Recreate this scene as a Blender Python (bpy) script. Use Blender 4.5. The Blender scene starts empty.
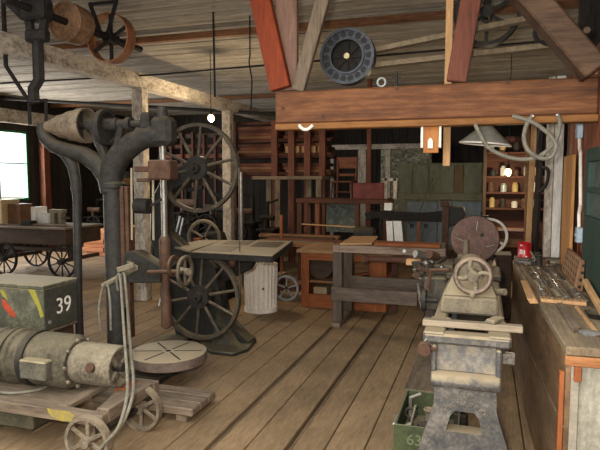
import bpy, bmesh, math, random
from mathutils import Vector, Matrix
random.seed(7)
V=Vector
C=bpy.context.scene.collection
sc=bpy.context.scene
# ------------------------------------------------------------------ camera
FPX=570.0; YAW=math.radians(17.98); PIT=math.radians(4.8); EYE=1.6
cam=bpy.data.cameras.new('camera'); co=bpy.data.objects.new('camera',cam); C.objects.link(co)
cam.sensor_width=36; cam.lens=36*FPX/600; cam.clip_start=.05
co.location=(0,0,EYE); co.rotation_euler=(math.pi/2-PIT,0,YAW); sc.camera=co
fw=V((-math.sin(YAW)*math.cos(PIT),math.cos(YAW)*math.cos(PIT),-math.sin(PIT)))
rt=V((math.cos(YAW),math.sin(YAW),0)); up=rt.cross(fw)
def ray(x,y): return fw+rt*((x-300)/FPX)+up*((225-y)/FPX)
def G(x,y,z=0):                       # photograph point -> place at height z
    d=ray(x,y); return V((0,0,EYE))+d*((z-EYE)/d.z)
def PY(x,y,Y):                        # ... on the plane at depth Y
    d=ray(x,y); return V((0,0,EYE))+d*(Y/d.y)
def PX(x,y,X):
    d=ray(x,y); return V((0,0,EYE))+d*(X/d.x)
# ------------------------------------------------------------------ materials
def lin(h):
    r=[int(h[i:i+2],16)/255 for i in (1,3,5)]
    return tuple((v/12.92 if v<=.04045 else ((v+.055)/1.055)**2.4) for v in r)+(1,)
_m={}
def mat(name,c1,c2=None,scale=8,stretch=(1,1,1),rough=.7,metal=0,bump=.15,dust=None,dustamt=.8,c3=None,spec=.3,detail=6,rough2=None):
    if name in _m: return _m[name]
    m=bpy.data.materials.new(name); m.use_nodes=True; nt=m.node_tree; N=nt.nodes; L=nt.links
    b=N['Principled BSDF']; b.inputs['Roughness'].default_value=rough; b.inputs['Metallic'].default_value=metal
    b.inputs['Specular IOR Level'].default_value=spec
    tc=N.new('ShaderNodeTexCoord'); mp=N.new('ShaderNodeMapping'); mp.inputs['Scale'].default_value=stretch
    L.new(tc.outputs['Object'],mp.inputs['Vector'])
    n=N.new('ShaderNodeTexNoise'); n.inputs['Scale'].default_value=scale; n.inputs['Detail'].default_value=detail; n.inputs['Roughness'].default_value=.65
    L.new(mp.outputs['Vector'],n.inputs['Vector'])
    nf=N.new('ShaderNodeTexNoise'); nf.inputs['Scale'].default_value=scale*6; nf.inputs['Detail'].default_value=6; nf.inputs['Roughness'].default_value=.7
    L.new(mp.outputs['Vector'],nf.inputs['Vector'])
    av=N.new('ShaderNodeMath'); av.operation='MULTIPLY_ADD'; av.inputs[1].default_value=.5; L.new(nf.outputs['Fac'],av.inputs[0])
    hf=N.new('ShaderNodeMath'); hf.operation='MULTIPLY'; hf.inputs[1].default_value=.5; L.new(n.outputs['Fac'],hf.inputs[0]); L.new(hf.outputs[0],av.inputs[2])
    r=N.new('ShaderNodeValToRGB'); r.color_ramp.elements[0].position=.38; r.color_ramp.elements[1].position=.62
    r.color_ramp.elements[0].color=lin(c1); r.color_ramp.elements[1].color=lin(c2 or c1)
    if c3:
        e=r.color_ramp.elements.new(.5); e.color=lin(c3)
    L.new(av.outputs[0],r.inputs['Fac']); col=r.outputs['Color']
    if dust:
        g=N.new('ShaderNodeNewGeometry'); s=N.new('ShaderNodeSeparateXYZ'); L.new(g.outputs['Normal'],s.inputs[0])
        n2=N.new('ShaderNodeTexNoise'); n2.inputs['Scale'].default_value=14; L.new(tc.outputs['Object'],n2.inputs['Vector'])
        a=N.new('ShaderNodeMath'); a.operation='MULTIPLY_ADD'; a.inputs[1].default_value=1.1; a.inputs[2].default_value=-.62; L.new(n2.outputs['Fac'],a.inputs[0])
        ad=N.new('ShaderNodeMath'); ad.operation='ADD'; L.new(s.outputs['Z'],ad.inputs[0]); L.new(a.outputs[0],ad.inputs[1])
        mr=N.new('ShaderNodeMapRange'); mr.inputs['From Min'].default_value=.1; mr.inputs['From Max'].default_value=.75; mr.inputs['To Max'].default_value=dustamt
        L.new(ad.outputs[0],mr.inputs['Value'])
        mx=N.new('ShaderNodeMix'); mx.data_type='RGBA'; L.new(mr.outputs[0],mx.inputs['Factor']); L.new(col,mx.inputs['A']); mx.inputs['B'].default_value=lin(dust)
        col=mx.outputs['Result']
    L.new(col,b.inputs['Base Color'])
    if bump:
        bp=N.new('ShaderNodeBump'); bp.inputs['Strength'].default_value=bump; bp.inputs['Distance'].default_value=.02
        L.new(av.outputs[0],bp.inputs['Height']); L.new(bp.outputs['Normal'],b.inputs['Normal'])
    _m[name]=m; return m
def emit(name,col,s):
    m=bpy.data.materials.new(name); m.use_nodes=True; b=m.node_tree.nodes['Principled BSDF']
    b.inputs['Base Color'].default_value=lin(col); b.inputs['Emission Color'].default_value=lin(col); b.inputs['Emission Strength'].default_value=s; return m
AX={'x':(.12,1,1),'y':(1,.12,1),'z':(1,1,.12)}
def wood(name,c1,c2,ax='x',scale=14,c3=None,bump=.25,rough=.75,dust=None,dustamt=.5):
    return mat(name,c1,c2,scale,AX[ax],rough,0,bump,dust,dustamt,c3)
GREYW={a:wood('grey weathered timber '+a,'#4a4036','#80705c',a) for a in 'xyz'}
BROWNW={a:wood('brown timber '+a,'#5a3c26','#8f6846',a) for a in 'xyz'}
REDW={a:wood('reddish timber '+a,'#4a2a1b','#7d4d32',a,c3='#62392a') for a in 'xyz'}
DARKW={a:wood('dark timber '+a,'#2b211a','#4d3a2b',a) for a in 'xyz'}
DREDW={a:wood('dark red brown timber '+a,'#2f1a12','#5c3524',a) for a in 'xyz'}
ORW={a:wood('orange stained timber '+a,'#6b381c','#96582f',a) for a in 'xyz'}
PALEW={a:wood('pale timber '+a,'#94724c','#c49a6c',a) for a in 'xyz'}
WHW={a:mat('old white paint '+a,'#625a4e','#c4baa9',6,{'x':(.5,1,1),'y':(1,.5,1),'z':(1,1,.5)}[a],.85,0,.3,c3='#a1978a') for a in 'xyz'}
IRON=mat('dark cast iron','#1d1c1c','#38352f',18,rough=.6,metal=.0,dust='#665b48',dustamt=.4,spec=.2)
WHEELI=mat('brown dusty wheel iron','#332d26','#5a5042',14,rough=.7,metal=.1,dust='#8f8168',dustamt=.6)
CLUT=mat('sooty black iron','#0f0d0c','#26211c',9,rough=.85,metal=0,spec=.15,dust='#4d4334',dustamt=.4)
IRON2=mat('black iron','#171615','#2e2a27',18,rough=.75,metal=0,spec=.15)
STEEL=mat('worn bright steel','#5c5954','#8f8a80',20,rough=.4,metal=.7)
RUST=mat('rusty brown iron','#35251c','#5c4231',16,rough=.7,metal=.2,dust='#8a7660',dustamt=.35)
DUSTY=mat('dusty grey cast metal','#585145','#857a65',12,rough=.8,metal=.1,dust='#96886c',dustamt=.8)
DUSTD=mat('dark dusty machine metal','#2c2822','#5f574a',14,rough=.75,metal=.1,dust='#85795f',dustamt=.65)
DUSTB=mat('dusty blue grey cast metal','#3d3e42','#76716a',9,rough=.6,metal=.15,dust='#9a8b6e',dustamt=.85,c3='#56544f')
TABLE=mat('dusty planed iron','#6d6350','#9c8f76',10,rough=.7,metal=.1,dust='#a2947a',dustamt=.9)
RUBBER=mat('grey rubber hose','#56534a','#85806f',20,rough=.6)
LEATH=mat('old belt leather','#5d5140','#85765d',20,rough=.8)
BLACK=mat('black rubber','#141312','#232120',20,rough=.6)
WHITE=mat('white enamel','#cfc9bb','#ebe6da',10,rough=.5)
PAPER=mat('white paper','#cfccc4','#e8e6e0',5,rough=.9)
GALV=mat('galvanised steel','#8a8d8c','#b5b8b6',25,rough=.4,metal=.6)
# ------------------------------------------------------------------ mesh builder
class MB:
    def __init__(s): s.b=bmesh.new()
    def _loop(s,ps): return [s.b.verts.new(p) for p in ps]
    def box(s,c,size,rot=None,bev=.004):
        r=bmesh.ops.create_cube(s.b,size=1); vs=r['verts']
        M=Matrix.Translation(V(c))@(Matrix() if rot is None else rot.to_4x4())@Matrix.Diagonal((size[0],size[1],size[2],1))
        bmesh.ops.transform(s.b,matrix=M,verts=vs); s._bev(vs,min(bev,min(size)*.3)); return s
    def _bev(s,vs,w):
        if w>0:
            es=list({e for v in vs for e in v.link_edges})
            bmesh.ops.bevel(s.b,geom=es,offset=w,segments=1,affect='EDGES',profile=.5)
    def lohi(s,lo,hi,bev=.004):
        lo=V(lo);hi=V(hi); return s.box((lo+hi)/2,[abs(v) for v in hi-lo],None,bev)
    def bar(s,p,q,w,h,upv=(0,0,1),bev=.004,ext=0):
        p=V(p);q=V(q);d=(q-p).normalized();u=V(upv)
        if abs(d.dot(u))>.98: u=V((0,1,0))
        sx=d.cross(u).normalized();u=sx.cross(d)
        M=Matrix((d,sx,u)).transposed().to_4x4()
        return s.box((p+q)/2,((q-p).length+2*ext,w,h),M,bev)
    def tube(s,pts,r,n=10,closed=False,caps=True):
        pts=[V(p) for p in pts];k=len(pts);rr=r if isinstance(r,(list,tuple)) else [r]*k
        prev=None;rings=[]
        for i,p in enumerate(pts):
            if closed: d=pts[(i+1)%k]-pts[i-1]
            else: d=pts[min(i+1,k-1)]-pts[max(i-1,0)]
            d.normalize()
            a=prev-d*prev.dot(d) if prev is not None else d.orthogonal()
            if a.length<1e-6: a=d.orthogonal()
            a.normalize();prev=a;b=d.cross(a)
            rings.append(s._loop([p+(a*math.cos(2*math.pi*j/n)+b*math.sin(2*math.pi*j/n))*rr[i] for j in range(n)]))
        for i in range(k if closed else k-1):
            A=rings[i];B=rings[(i+1)%k]
            for j in range(n): s.b.faces.new((A[j],A[(j+1)%n],B[(j+1)%n],B[j]))
        if not closed and caps:
            s.b.faces.new(rings[0][::-1]);s.b.faces.new(rings[-1])
        return s
    def cyl(s,p,q,r,r2=None,n=20): return s.tube([p,q],[r,r if r2 is None else r2],n)
    def lathe(s,prof,o,ax,n=28,closed=False):   # prof: (radius, distance along axis)
        o=V(o);ax=V(ax).normalized();a=ax.orthogonal().normalized();b=ax.cross(a)
        rings=[]
        for r,h in prof:
            rings.append(s._loop([o+ax*h+(a*math.cos(2*math.pi*j/n)+b*math.sin(2*math.pi*j/n))*max(r,.0004) for j in range(n)]))
        k=len(rings)
        for i in range(k if closed else k-1):
            A=rings[i];B=rings[(i+1)%k]
            for j in range(n): s.b.faces.new((A[j],A[(j+1)%n],B[(j+1)%n],B[j]))
        if not closed:
            s.b.faces.new(rings[0][::-1]);s.b.faces.new(rings[-1])
        return s
    def rim(s,o,ax,R,t,w,n=40):                 # flat ring: outer radius R, radial thickness t, width w
        return s.lathe([(R,-w/2),(R,w/2),(R-t,w/2),(R-t,-w/2)],o,ax,n,True)
    def torus(s,o,ax,R,r,n=36,m=8):
        return s.lathe([(R+r*math.cos(2*math.pi*i/m),r*math.sin(2*math.pi*i/m)) for i in range(m)],o,ax,n,True)
    def spokes(s,o,ax,r0,r1,k,w,w2=None,t=None,ph=0,rnd=False):
        o=V(o);ax=V(ax).normalized();a=V((0,0,1)) if abs(ax.z)<.9 else V((1,0,0));a=(a-ax*a.dot(ax)).normalized();b=ax.cross(a)
        for i in range(k):
            th=ph+2*math.pi*i/k;d=a*math.cos(th)+b*math.sin(th)
            if rnd: s.tube([o+d*r0,o+d*r1],[w,w2 or w],8)
            else: s.bar(o+d*r0,o+d*r1,t or w,w,ax.cross(d),.002)
        return s
    def prism(s,poly,vec,bev=0):
        vec=V(vec);A=s._loop(poly);B=s._loop([V(p)+vec for p in poly]);n=len(A)
        s.b.faces.new(A[::-1]);s.b.faces.new(B)
        for i in range(n): s.b.faces.new((A[i],A[(i+1)%n],B[(i+1)%n],B[i]))
        s._bev(A+B,bev); return s
    def sphere(s,c,r,sc_=(1,1,1),n=16):
        x=bmesh.ops.create_uvsphere(s.b,u_segments=n,v_segments=n//2,radius=r)
        bmesh.ops.transform(s.b,matrix=Matrix.Translation(V(c))@Matrix.Diagonal((*sc_,1)),verts=x['verts']); return s
    def strip(s,pts,axis,w,t):                  # closed flat belt loop
        axis=V(axis).normalized();k=len(pts);R=[]
        for i in range(k):
            d=(pts[(i+1)%k]-pts[i-1]).normalized();nn=d.cross(axis).normalized()
            R.append(s._loop([pts[i]+axis*w/2,pts[i]-axis*w/2,pts[i]-axis*w/2+nn*t,pts[i]+axis*w/2+nn*t]))
        for i in range(k):
            A=R[i];B=R[(i+1)%k]
            for j in range(4): s.b.faces.new((A[j],A[(j+1)%4],B[(j+1)%4],B[j]))
        return s
    def text(s,body,size,M,depth=.002):
        cu=bpy.data.curves.new('t','FONT');cu.body=body;cu.size=size;cu.extrude=depth;cu.align_x='CENTER';cu.align_y='CENTER'
        ob=bpy.data.objects.new('t',cu);me=bpy.data.meshes.new_from_object(ob)
        me.transform(M);s.b.from_mesh(me);bpy.data.objects.remove(ob);return s
ORG={}
def obj(name,m,mt,parent=None,org=None):
    bmesh.ops.recalc_face_normals(m.b,faces=m.b.faces)
    if parent is not None: o_=ORG[parent.name]
    elif org is not None: o_=V(org)
    else:
        cs=[v.co for v in m.b.verts]
        o_=V(((min(c.x for c in cs)+max(c.x for c in cs))/2,(min(c.y for c in cs)+max(c.y for c in cs))/2,min(c.z for c in cs)))
    bmesh.ops.translate(m.b,vec=-o_,verts=m.b.verts)
    me=bpy.data.meshes.new(name);m.b.to_mesh(me);m.b.free();me.materials.append(mt)
    for p in me.polygons: p.use_smooth=True
    me.set_sharp_from_angle(angle=math.radians(35))
    o=bpy.data.objects.new(name,me);C.objects.link(o)
    if parent is not None: o.parent=parent
    else: o.location=o_
    ORG[o.name]=o_
    return o
def tag(o,label,cat,group=None,kind=None):
    o['label']=label;o['category']=cat
    if group:o['group']=group
    if kind:o['kind']=kind
    return o
def thing(name,label,cat,loc,group=None):
    o=bpy.data.objects.new(name,None);o.empty_display_size=.1;C.objects.link(o);o.location=loc;ORG[o.name]=V(loc);return tag(o,label,cat,group)
def single(name,m,mt,label,cat,group=None,kind=None): return tag(obj(name,m,mt),label,cat,group,kind)
def struct(name,m,mt,parent=None):
    o=obj(name,m,mt,parent)
    if parent is None:o['kind']='structure'
    return o
def dup(root,loc,label,rz=0,group=None):
    r=root.copy();C.objects.link(r);r.location=loc;r.rotation_euler=(0,0,rz);r['label']=label
    if group:r['group']=group
    for ch in list(root.children):
        c=ch.copy();C.objects.link(c);c.parent=r
        for g in ch.children:
            d=g.copy();C.objects.link(d);d.parent=c
    return r
X3=V((1,0,0));Y3=V((0,1,0));Z3=V((0,0,1))
CEIL=3.25;XL=-9.5;YB=14.0;XR=.66;YN=-3.0
# ================================================================== SETTING
def floor_mat():
    m=bpy.data.materials.new('worn floor planks');m.use_nodes=True;nt=m.node_tree;N=nt.nodes;L=nt.links;b=N['Principled BSDF'];b.inputs['Roughness'].default_value=.75;b.inputs['Specular IOR Level'].default_value=.25
    tc=N.new('ShaderNodeTexCoord');s=N.new('ShaderNodeSeparateXYZ');L.new(tc.outputs['Object'],s.inputs[0])
    d=N.new('ShaderNodeMath');d.operation='MULTIPLY_ADD';d.inputs[1].default_value=1/.225;d.inputs[2].default_value=400;L.new(s.outputs['X'],d.inputs[0])
    fl=N.new('ShaderNodeMath');fl.operation='FLOOR';L.new(d.outputs[0],fl.inputs[0])
    wn=N.new('ShaderNodeTexWhiteNoise');wn.noise_dimensions='1D';L.new(fl.outputs[0],wn.inputs['W'])
    cb=N.new('ShaderNodeCombineXYZ');L.new(wn.outputs['Value'],cb.inputs['Z'])
    va=N.new('ShaderNodeVectorMath');va.operation='MULTIPLY_ADD';va.inputs[1].default_value=(0,0,30);L.new(cb.outputs[0],va.inputs[0]);
    mp=N.new('ShaderNodeMapping');mp.inputs['Scale'].default_value=(1,.14,1);L.new(tc.outputs['Object'],mp.inputs['Vector']);L.new(mp.outputs[0],va.inputs[2])
    n=N.new('ShaderNodeTexNoise');n.inputs['Scale'].default_value=60;n.inputs['Detail'].default_value=10;n.inputs['Roughness'].default_value=.78;L.new(va.outputs[0],n.inputs['Vector'])
    n2=N.new('ShaderNodeTexNoise');n2.inputs['Scale'].default_value=2.2;n2.inputs['Detail'].default_value=5;L.new(tc.outputs['Object'],n2.inputs['Vector'])
    r=N.new('ShaderNodeValToRGB');r.color_ramp.elements[0].color=lin('#69573f');r.color_ramp.elements[1].color=lin('#a28a6b');r.color_ramp.elements[0].position=.28;r.color_ramp.elements[1].position=.72
    L.new(n.outputs['Fac'],r.inputs['Fac'])
    mx=N.new('ShaderNodeMix');mx.data_type='RGBA';mx.blend_type='MULTIPLY';mx.inputs['Factor'].default_value=.75;L.new(r.outputs[0],mx.inputs['A'])
    r2=N.new('ShaderNodeValToRGB');r2.color_ramp.elements[0].color=(.62,.6,.57,1);r2.color_ramp.elements[1].color=(1.05,1,.95,1);r2.color_ramp.elements[0].position=.3;r2.color_ramp.elements[1].position=.62
    L.new(n2.outputs['Fac'],r2.inputs['Fac']);L.new(r2.outputs[0],mx.inputs['B'])
    m2=N.new('ShaderNodeMix');m2.data_type='RGBA';m2.blend_type='MULTIPLY';m2.inputs['Factor'].default_value=.22;L.new(mx.outputs['Result'],m2.inputs['A'])
    L.new(wn.outputs['Value'],m2.inputs['B']);L.new(m2.outputs['Result'],b.inputs['Base Color'])
    bp=N.new('ShaderNodeBump');bp.inputs['Strength'].default_value=.35;bp.inputs['Distance'].default_value=.01;L.new(n.outputs['Fac'],bp.inputs['Height']);L.new(bp.outputs[0],b.inputs['Normal'])
    return m
m=MB();x=-1.09-.225*40
while x<2.4:
    gap=.004
    k=round((x+1.09)/.225)
    lg=.034 if k in(0,-2) else .004
    zt=0 if k!=0 else 0
    m.lohi((x+lg,YN-.5,-.045),(x+.225-.003,YB+.3,0),.005)
    x+=.225
m.lohi((XL-.3,YN-.5,-.08),(2.6,YB+.3,-.045),0)
fo=obj('floor',m,floor_mat(),org=(-1.09,0,0));fo['kind']='structure'
m=MB()
for xx in(-1.09,-1.54): m.bar((xx+.04,YN,.0),(xx+.038,YB*.62,.0),.01,.014,Z3,.004)
struct('trim_4',m,GREYW['y'])
CEILM=mat('grey galvanised roofing','#6f685c','#a0978a',3,(.25,2,1),.8,0,.05,c3='#877f72')
m=MB();pts=[]
y=YN-.5;step=.05
A=[];
while y<YB+.3:
    ph=(y%.54)/.54
    A.append((y,CEIL+.02-.016*math.cos(2*math.pi*y/.18)+(.075 if ph<.075 else 0)+.02*ph));y+=.018
SKX0,SKX1,SKY0,SKY1=-5.2,.6,-2.4,2.7  # opening added in the unseen near roof for top light
def sheet(x0,x1,ya,yb):
    P=[q for q in A if ya-1e-6<=q[0]<=yb+.03]
    a=[m.b.verts.new((x0,yy,z)) for yy,z in P];b=[m.b.verts.new((x1,yy,z)) for yy,z in P]
    for i in range(len(P)-1): m.b.faces.new((a[i],a[i+1],b[i+1],b[i]))
    m.lohi((x0,ya,CEIL+.09),(x1,yb,CEIL+.14),0)
sheet(XL-.3,2.6,SKY1,YB+.3);sheet(XL-.3,SKX0,YN-.5,SKY1);sheet(SKX1,2.6,YN-.5,SKY1);sheet(SKX0,SKX1,YN-.5,SKY0)
struct('ceiling',m,CEILM)
pm=wood('brown purlin','#4a2e1c','#7a5233','x')
for i,(px,py) in enumerate([(200,37),(200,100)]):
    yy=G(px,py,CEIL-.05).y
    struct('trim_%d'%(i+1),MB().lohi((XL,yy-.04,CEIL-.07),(2.2,yy+.04,CEIL+.0)),pm)
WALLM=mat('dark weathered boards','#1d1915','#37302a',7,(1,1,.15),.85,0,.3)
def boards(m,p,q,z0,z1,t,w=.18):      # vertical boards along p->q
    p=V(p);q=V(q);L=(q-p).length;d=(q-p)/L;k=max(1,int(L/w));w=L/k;nrm=V((-d.y,d.x,0))
    for i in range(k):
        c=p+d*(i+.5)*w+nrm*(t/2+random.uniform(0,.006))
        M=Matrix((d,nrm,Z3)).transposed().to_4x4()
        m.box((c.x,c.y,(z0+z1)/2),(w-.006,t,z1-z0),M,.003)
    c=(p+q)/2+nrm*(t+.02);m.box((c.x,c.y,(z0+z1)/2),(L,.03,z1-z0),Matrix((d,nrm,Z3)).transposed().to_4x4(),0)
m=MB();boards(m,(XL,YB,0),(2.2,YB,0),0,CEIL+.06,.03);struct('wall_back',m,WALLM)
# window wall on the left, with the window opening and an unseen doorway added nearer the camera for light
WY0,WY1,WZ0,WZ1=PX(-4,150,XL).y,PX(27,150,XL).y,1.1,2.58
DY0,DY1,DZ=6.6,8.6,2.6
m=MB()
for (a,b,z0,z1) in ((DY1,WY0,0,CEIL+.06),(WY0,WY1,0,WZ0),(WY0,WY1,WZ1,CEIL+.06),(WY1,YB,0,CEIL+.06),(DY0,DY1,DZ,CEIL+.06),(YN,DY0,0,CEIL+.06)):
    boards(m,(XL,a,0),(XL,b,0),z0,z1,.03)
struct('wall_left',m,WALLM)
m=MB();boards(m,(XR,5.45,0),(XR,YN,0),0,2.45,.03,.16)
RW=wood('red brown wall boards','#5a2d1a','#8d5230','z',10,c3='#733f25')
# boards() puts thickness on the +normal side; direction here makes that +X
struct('wall_right',m,RW)
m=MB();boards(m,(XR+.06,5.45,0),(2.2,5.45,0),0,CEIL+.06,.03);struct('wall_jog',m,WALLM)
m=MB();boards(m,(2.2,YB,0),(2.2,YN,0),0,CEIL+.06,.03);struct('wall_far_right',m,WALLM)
m=MB();boards(m,(XR-2.2,YN,0),(XL,YN,0),0,CEIL+.06,.03)
m=MB()
for (a,b,z0,z1) in ((XL,-5.2,0,CEIL+.06),(-5.2,XR,2.9,CEIL+.06),(XR,2.2,0,CEIL+.06)):
    m.lohi((a,YN-.06,z0),(b,YN,z1),0)  # the gap is the doorway added for the fill lamp
struct('wall_near',m,WALLM)
# window
wgreen=mat('green window paint','#1c4a30','#27603f',12,rough=.6)
w=thing('window_1','green framed window with bright panes in the far board wall','window',(XL,WY0,WZ0));w['kind']='structure'
m=MB();t=.05
for yy in (WY0+t/2,WY1-t/2): m.lohi((XL-.05,yy-t/2,WZ0),(XL+.03,yy+t/2,WZ1))
for zz in (WZ0+t/2,WZ1-t/2): m.lohi((XL-.04,WY0+t,zz-t/2),(XL+.02,WY1-t,zz+t/2))
zz=(WZ0+WZ1)/2+.05;m.lohi((XL-.03,WY0+t,zz-.012),(XL+.01,WY1-t,zz+.012))
obj('window_frame',m,wgreen,w)
gl=bpy.data.materials.new('window glass');gl.use_nodes=True;nt=gl.node_tree
tr=nt.nodes.new('ShaderNodeBsdfTransparent');gs=nt.nodes.new('ShaderNodeBsdfGlossy');gs.inputs['Roughness'].default_value=.05
fr=nt.nodes.new('ShaderNodeValue');fr.outputs[0].default_value=.05;ms=nt.nodes.new('ShaderNodeMixShader');nt.links.new(fr.outputs[0],ms.inputs[0]);nt.links.new(tr.outputs[0],ms.inputs[1]);nt.links.new(gs.outputs[0],ms.inputs[2]);nt.links.new(ms.outputs[0],nt.nodes['Material Output'].inputs[0])
obj('pane',MB().lohi((XL-.012,WY0+t,WZ0+t),(XL-.006,WY1-t,WZ1-t),0),gl,w)
# sunlit yard outside
struct('ground_outside',MB().lohi((XL-40,-20,-.3),(XL-.35,40,-.12),0),mat('pale dry yard','#8f8a70','#bdb796',3))
# left upper rail and wall post
struct('trim_3',MB().lohi((XL+.0,8.4,2.72),(XL+.14,YB,3.0)),WHW['y'])
single('wall_post',MB().lohi((XL+.05,PX(44,170,XL+.1).y-.09,0),(XL+.2,PX(44,170,XL+.1).y+.09,2.7)),REDW['z'],'rusty brown upright post beside the green window','post')
# white beam on posts
XB=-4.2
yb0=PX(20,60,XB).y-1.2
zb=PX(140,75,XB).z
single('ceiling_beam',MB().lohi((XB-.1,yb0,zb-.17),(XB+.1,YB,zb+.0)),WHW['y'],'long whitewashed timber beam running overhead to the back','beam')
zpt=zb-.17
posts=[(PX(141,150,XB).y,'white painted timber post behind the drill press spindle'),(PX(228,150,XB).y,'white painted timber post behind the big spoked saw wheel')]
for yy,lb in posts:
    single('timber_post',MB().lohi((XB-.075,yy-.075,0),(XB+.075,yy+.075,zpt),.01),WHW['z'],lb,'post',)
# ================================================================== ROOF TRUSS
BY=4.0
tl=PY(275,92,BY);zt=tl.z;zb_=PY(275,124,BY).z
beamM=wood('orange brown beam timber','#432a1a','#865a38','x',5,c3='#653f25',bump=.3)
t=thing('roof_truss','heavy orange-brown timber truss beam crossing overhead with its struts','truss',(tl.x,BY,zb_))
obj('bottom_chord',MB().lohi((tl.x,BY,zb_),(XR,BY+.16,zt),.012),beamM,t)
obj('under_batten',MB().lohi((tl.x+.004,BY-.012,zb_-.045),(XR,BY+.11,zb_-.001),.004),wood('orange batten','#64401f','#8f6133','x'),t)
def leg2(px0,py0,px1,py1,Y,wd,dp,mt,nm,top=0):
    a=PY(px0,py0,Y);b=PY(px1,py1,Y);d=(a-b).normalized();a=a+d*top
    obj(nm,MB().bar(b,a,wd,dp,(0,1,0),.006),mt,t)
leg2(261,0,281,89,BY+.04,.155,.07,wood('bright orange red strut','#642710','#883a16','z',7),'strut',.3)
leg2(287,0,287,91,BY+.14,.17,.05,wood('greyish brown strut','#5c4436','#86685a','z',7),'king_post',.3)
leg2(323,0,298,91,BY+.1,.1,.06,GREYW['z'],'strut',.3)
leg2(471,0,456.5,82,BY+.08,.135,.06,wood('dull red strut','#4b291f','#70402f','z',7),'strut',.3)
for px,py in((283,108),(279,88),(284,84),(323,116),(381,124),(397,88),(563,74),(508,82)):
    p=PY(px,py,BY); 
    if zb_<p.z<zt: obj('bolt',MB().cyl(p+V((0,.006,0)),p-V((0,.008,0)),.012,n=8),RUST,t)
p=PY(450,0,4.22)
q_=PY(382,86,BY+.05);single('iron_ring',MB().torus(V((q_.x,BY+.03,zt+.036)),Y3,.028,.008,24,8),GALV,'small pale iron ring standing on the truss beam near the black pulley','ring')
q_=PY(396,80,BY+.05);single('bolt_pin',MB().cyl((q_.x,BY+.06,zt),(q_.x,BY+.06,zt+.11),.012,n=10).cyl((q_.x-.03,BY+.06,zt+.07),(q_.x+.03,BY+.06,zt+.07),.007,n=8),IRON,'dark upright pin standing on the truss beam','pin')
single('hanging_lath',MB().lohi((p.x-.025,4.2,PY(450,166,4.2).z),(p.x+.025,4.225,CEIL+.02)),PALEW['z'],'thin pale lath hanging from the roof past the truss beam','lath')
# brace at upper right
a=PY(505,-30,3.9);b=PY(606,72,3.9)
b=V((min(b.x,XR-.05),3.9,b.z))
single('knee_brace',MB().bar(a+(a-b).normalized()*.3,b,.15,.23,(0,1,0),.012).cyl(PY(587,30,3.83)+V((0,.03,0)),PY(587,30,3.8),.02,n=8),wood('dark brown brace','#33241a','#604936','x',8),'thick dark brown slanting timber brace in the upper corner','brace')
a=PY(572,50,4.12);b=PY(602,68,4.12)
single('brace_board',MB().bar(a,b,.02,.1,(0,0,1),.004),PALEW['x'],'short pale board slanting beneath the thick brown brace','board')
# ------------------------------------------------------------------ overhead drive
py_=4.4;pc=PY(348,57,py_);R=.213
t=thing('belt_pulley','black iron pulley with a ring of rim holes above the beam','pulley',pc)
m=MB().rim(pc,Y3,R,.022,.1,48)
# perforated web ring
m.rim(pc+V((0,-.03,0)),Y3,R*.64,.014,.05,48).rim(pc+V((0,-.028,0)),Y3,R-.01,R*.32,.012,48)
for i in range(18):
    hm=MB();th=2*math.pi*i/18;d=V((math.cos(th),0,math.sin(th)));q_=pc+d*R*.795
    hm.cyl(q_+V((0,-.03,0)),q_+V((0,-.0355,0)),.024,n=14)
    obj('rim_hole',hm,BLACK,t)
obj('rim',m,mat('oily black iron','#17181b','#41454c',14,rough=.45,metal=.4,spec=.5),t)
obj('spoke_web',MB().spokes(pc,Y3,.03,R*.63,8,.012,t=.01).lathe([(R*.63,.02),(R*.63,.028),(.02,.028),(.02,.02)],pc,Y3,40,True),IRON2,t)
obj('hub',MB().cyl(pc-V((0,.05,0)),pc+V((0,.3,0)),.022),mat('brass hub','#8b7d5c','#b0a27c',12,rough=.4,metal=.6),t)
c0=PY(357,61,py_+.13)
obj('drum',MB().cyl(c0-V((0,.06,0)),c0+V((0,.06,0)),.068,n=30),IRON2,t)
pr_=PY(552,30,py_+.13)
t2=thing('belt_pulley','small dark pulley at the upper end of the slanting drive belt','pulley',pr_)
Rr=.125
obj('rim',MB().rim(pr_,Y3,Rr,.02,.1,36).spokes(pr_,Y3,.02,Rr-.01,5,.025,t=.015),IRON2,t2)
obj('hub',MB().cyl(pr_-V((0,.08,0)),pr_+V((0,.1,0)),.03),IRON2,t2)
pts=[]
ang=math.atan2(pr_.z-c0.z,pr_.x-c0.x)
for i in range(17):
    th=ang+math.pi/2+math.pi*i/16;pts.append(c0+V((math.cos(th),0,math.sin(th)))*.07)
for i in range(17):
    th=ang-math.pi/2+math.pi*i/16;pts.append(pr_+V((math.cos(th),0,math.sin(th)))*(Rr+.003))
single('drive_belt',MB().strip(pts,Y3,.08,.036),LEATH,'long flat leather belt looping from the black pulley up to the roof corner','belt')
pd=PY(487,14,5.0)
t=thing('line_pulley','large dark pulley wheel half hidden behind the dull red strut','pulley',pd)
obj('rim',MB().rim(pd,Y3,.26,.03,.12,44).spokes(pd,Y3,.03,.25,6,.03,t=.02),IRON,t)
obj('hub',MB().cyl(pd-V((0,.1,0)),pd+V((0,.1,0)),.05),IRON,t)
obj('hanger',MB().bar(pd,V((pd.x,pd.y,CEIL+.02)),.05,.06,Y3),IRON2,t)
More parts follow.
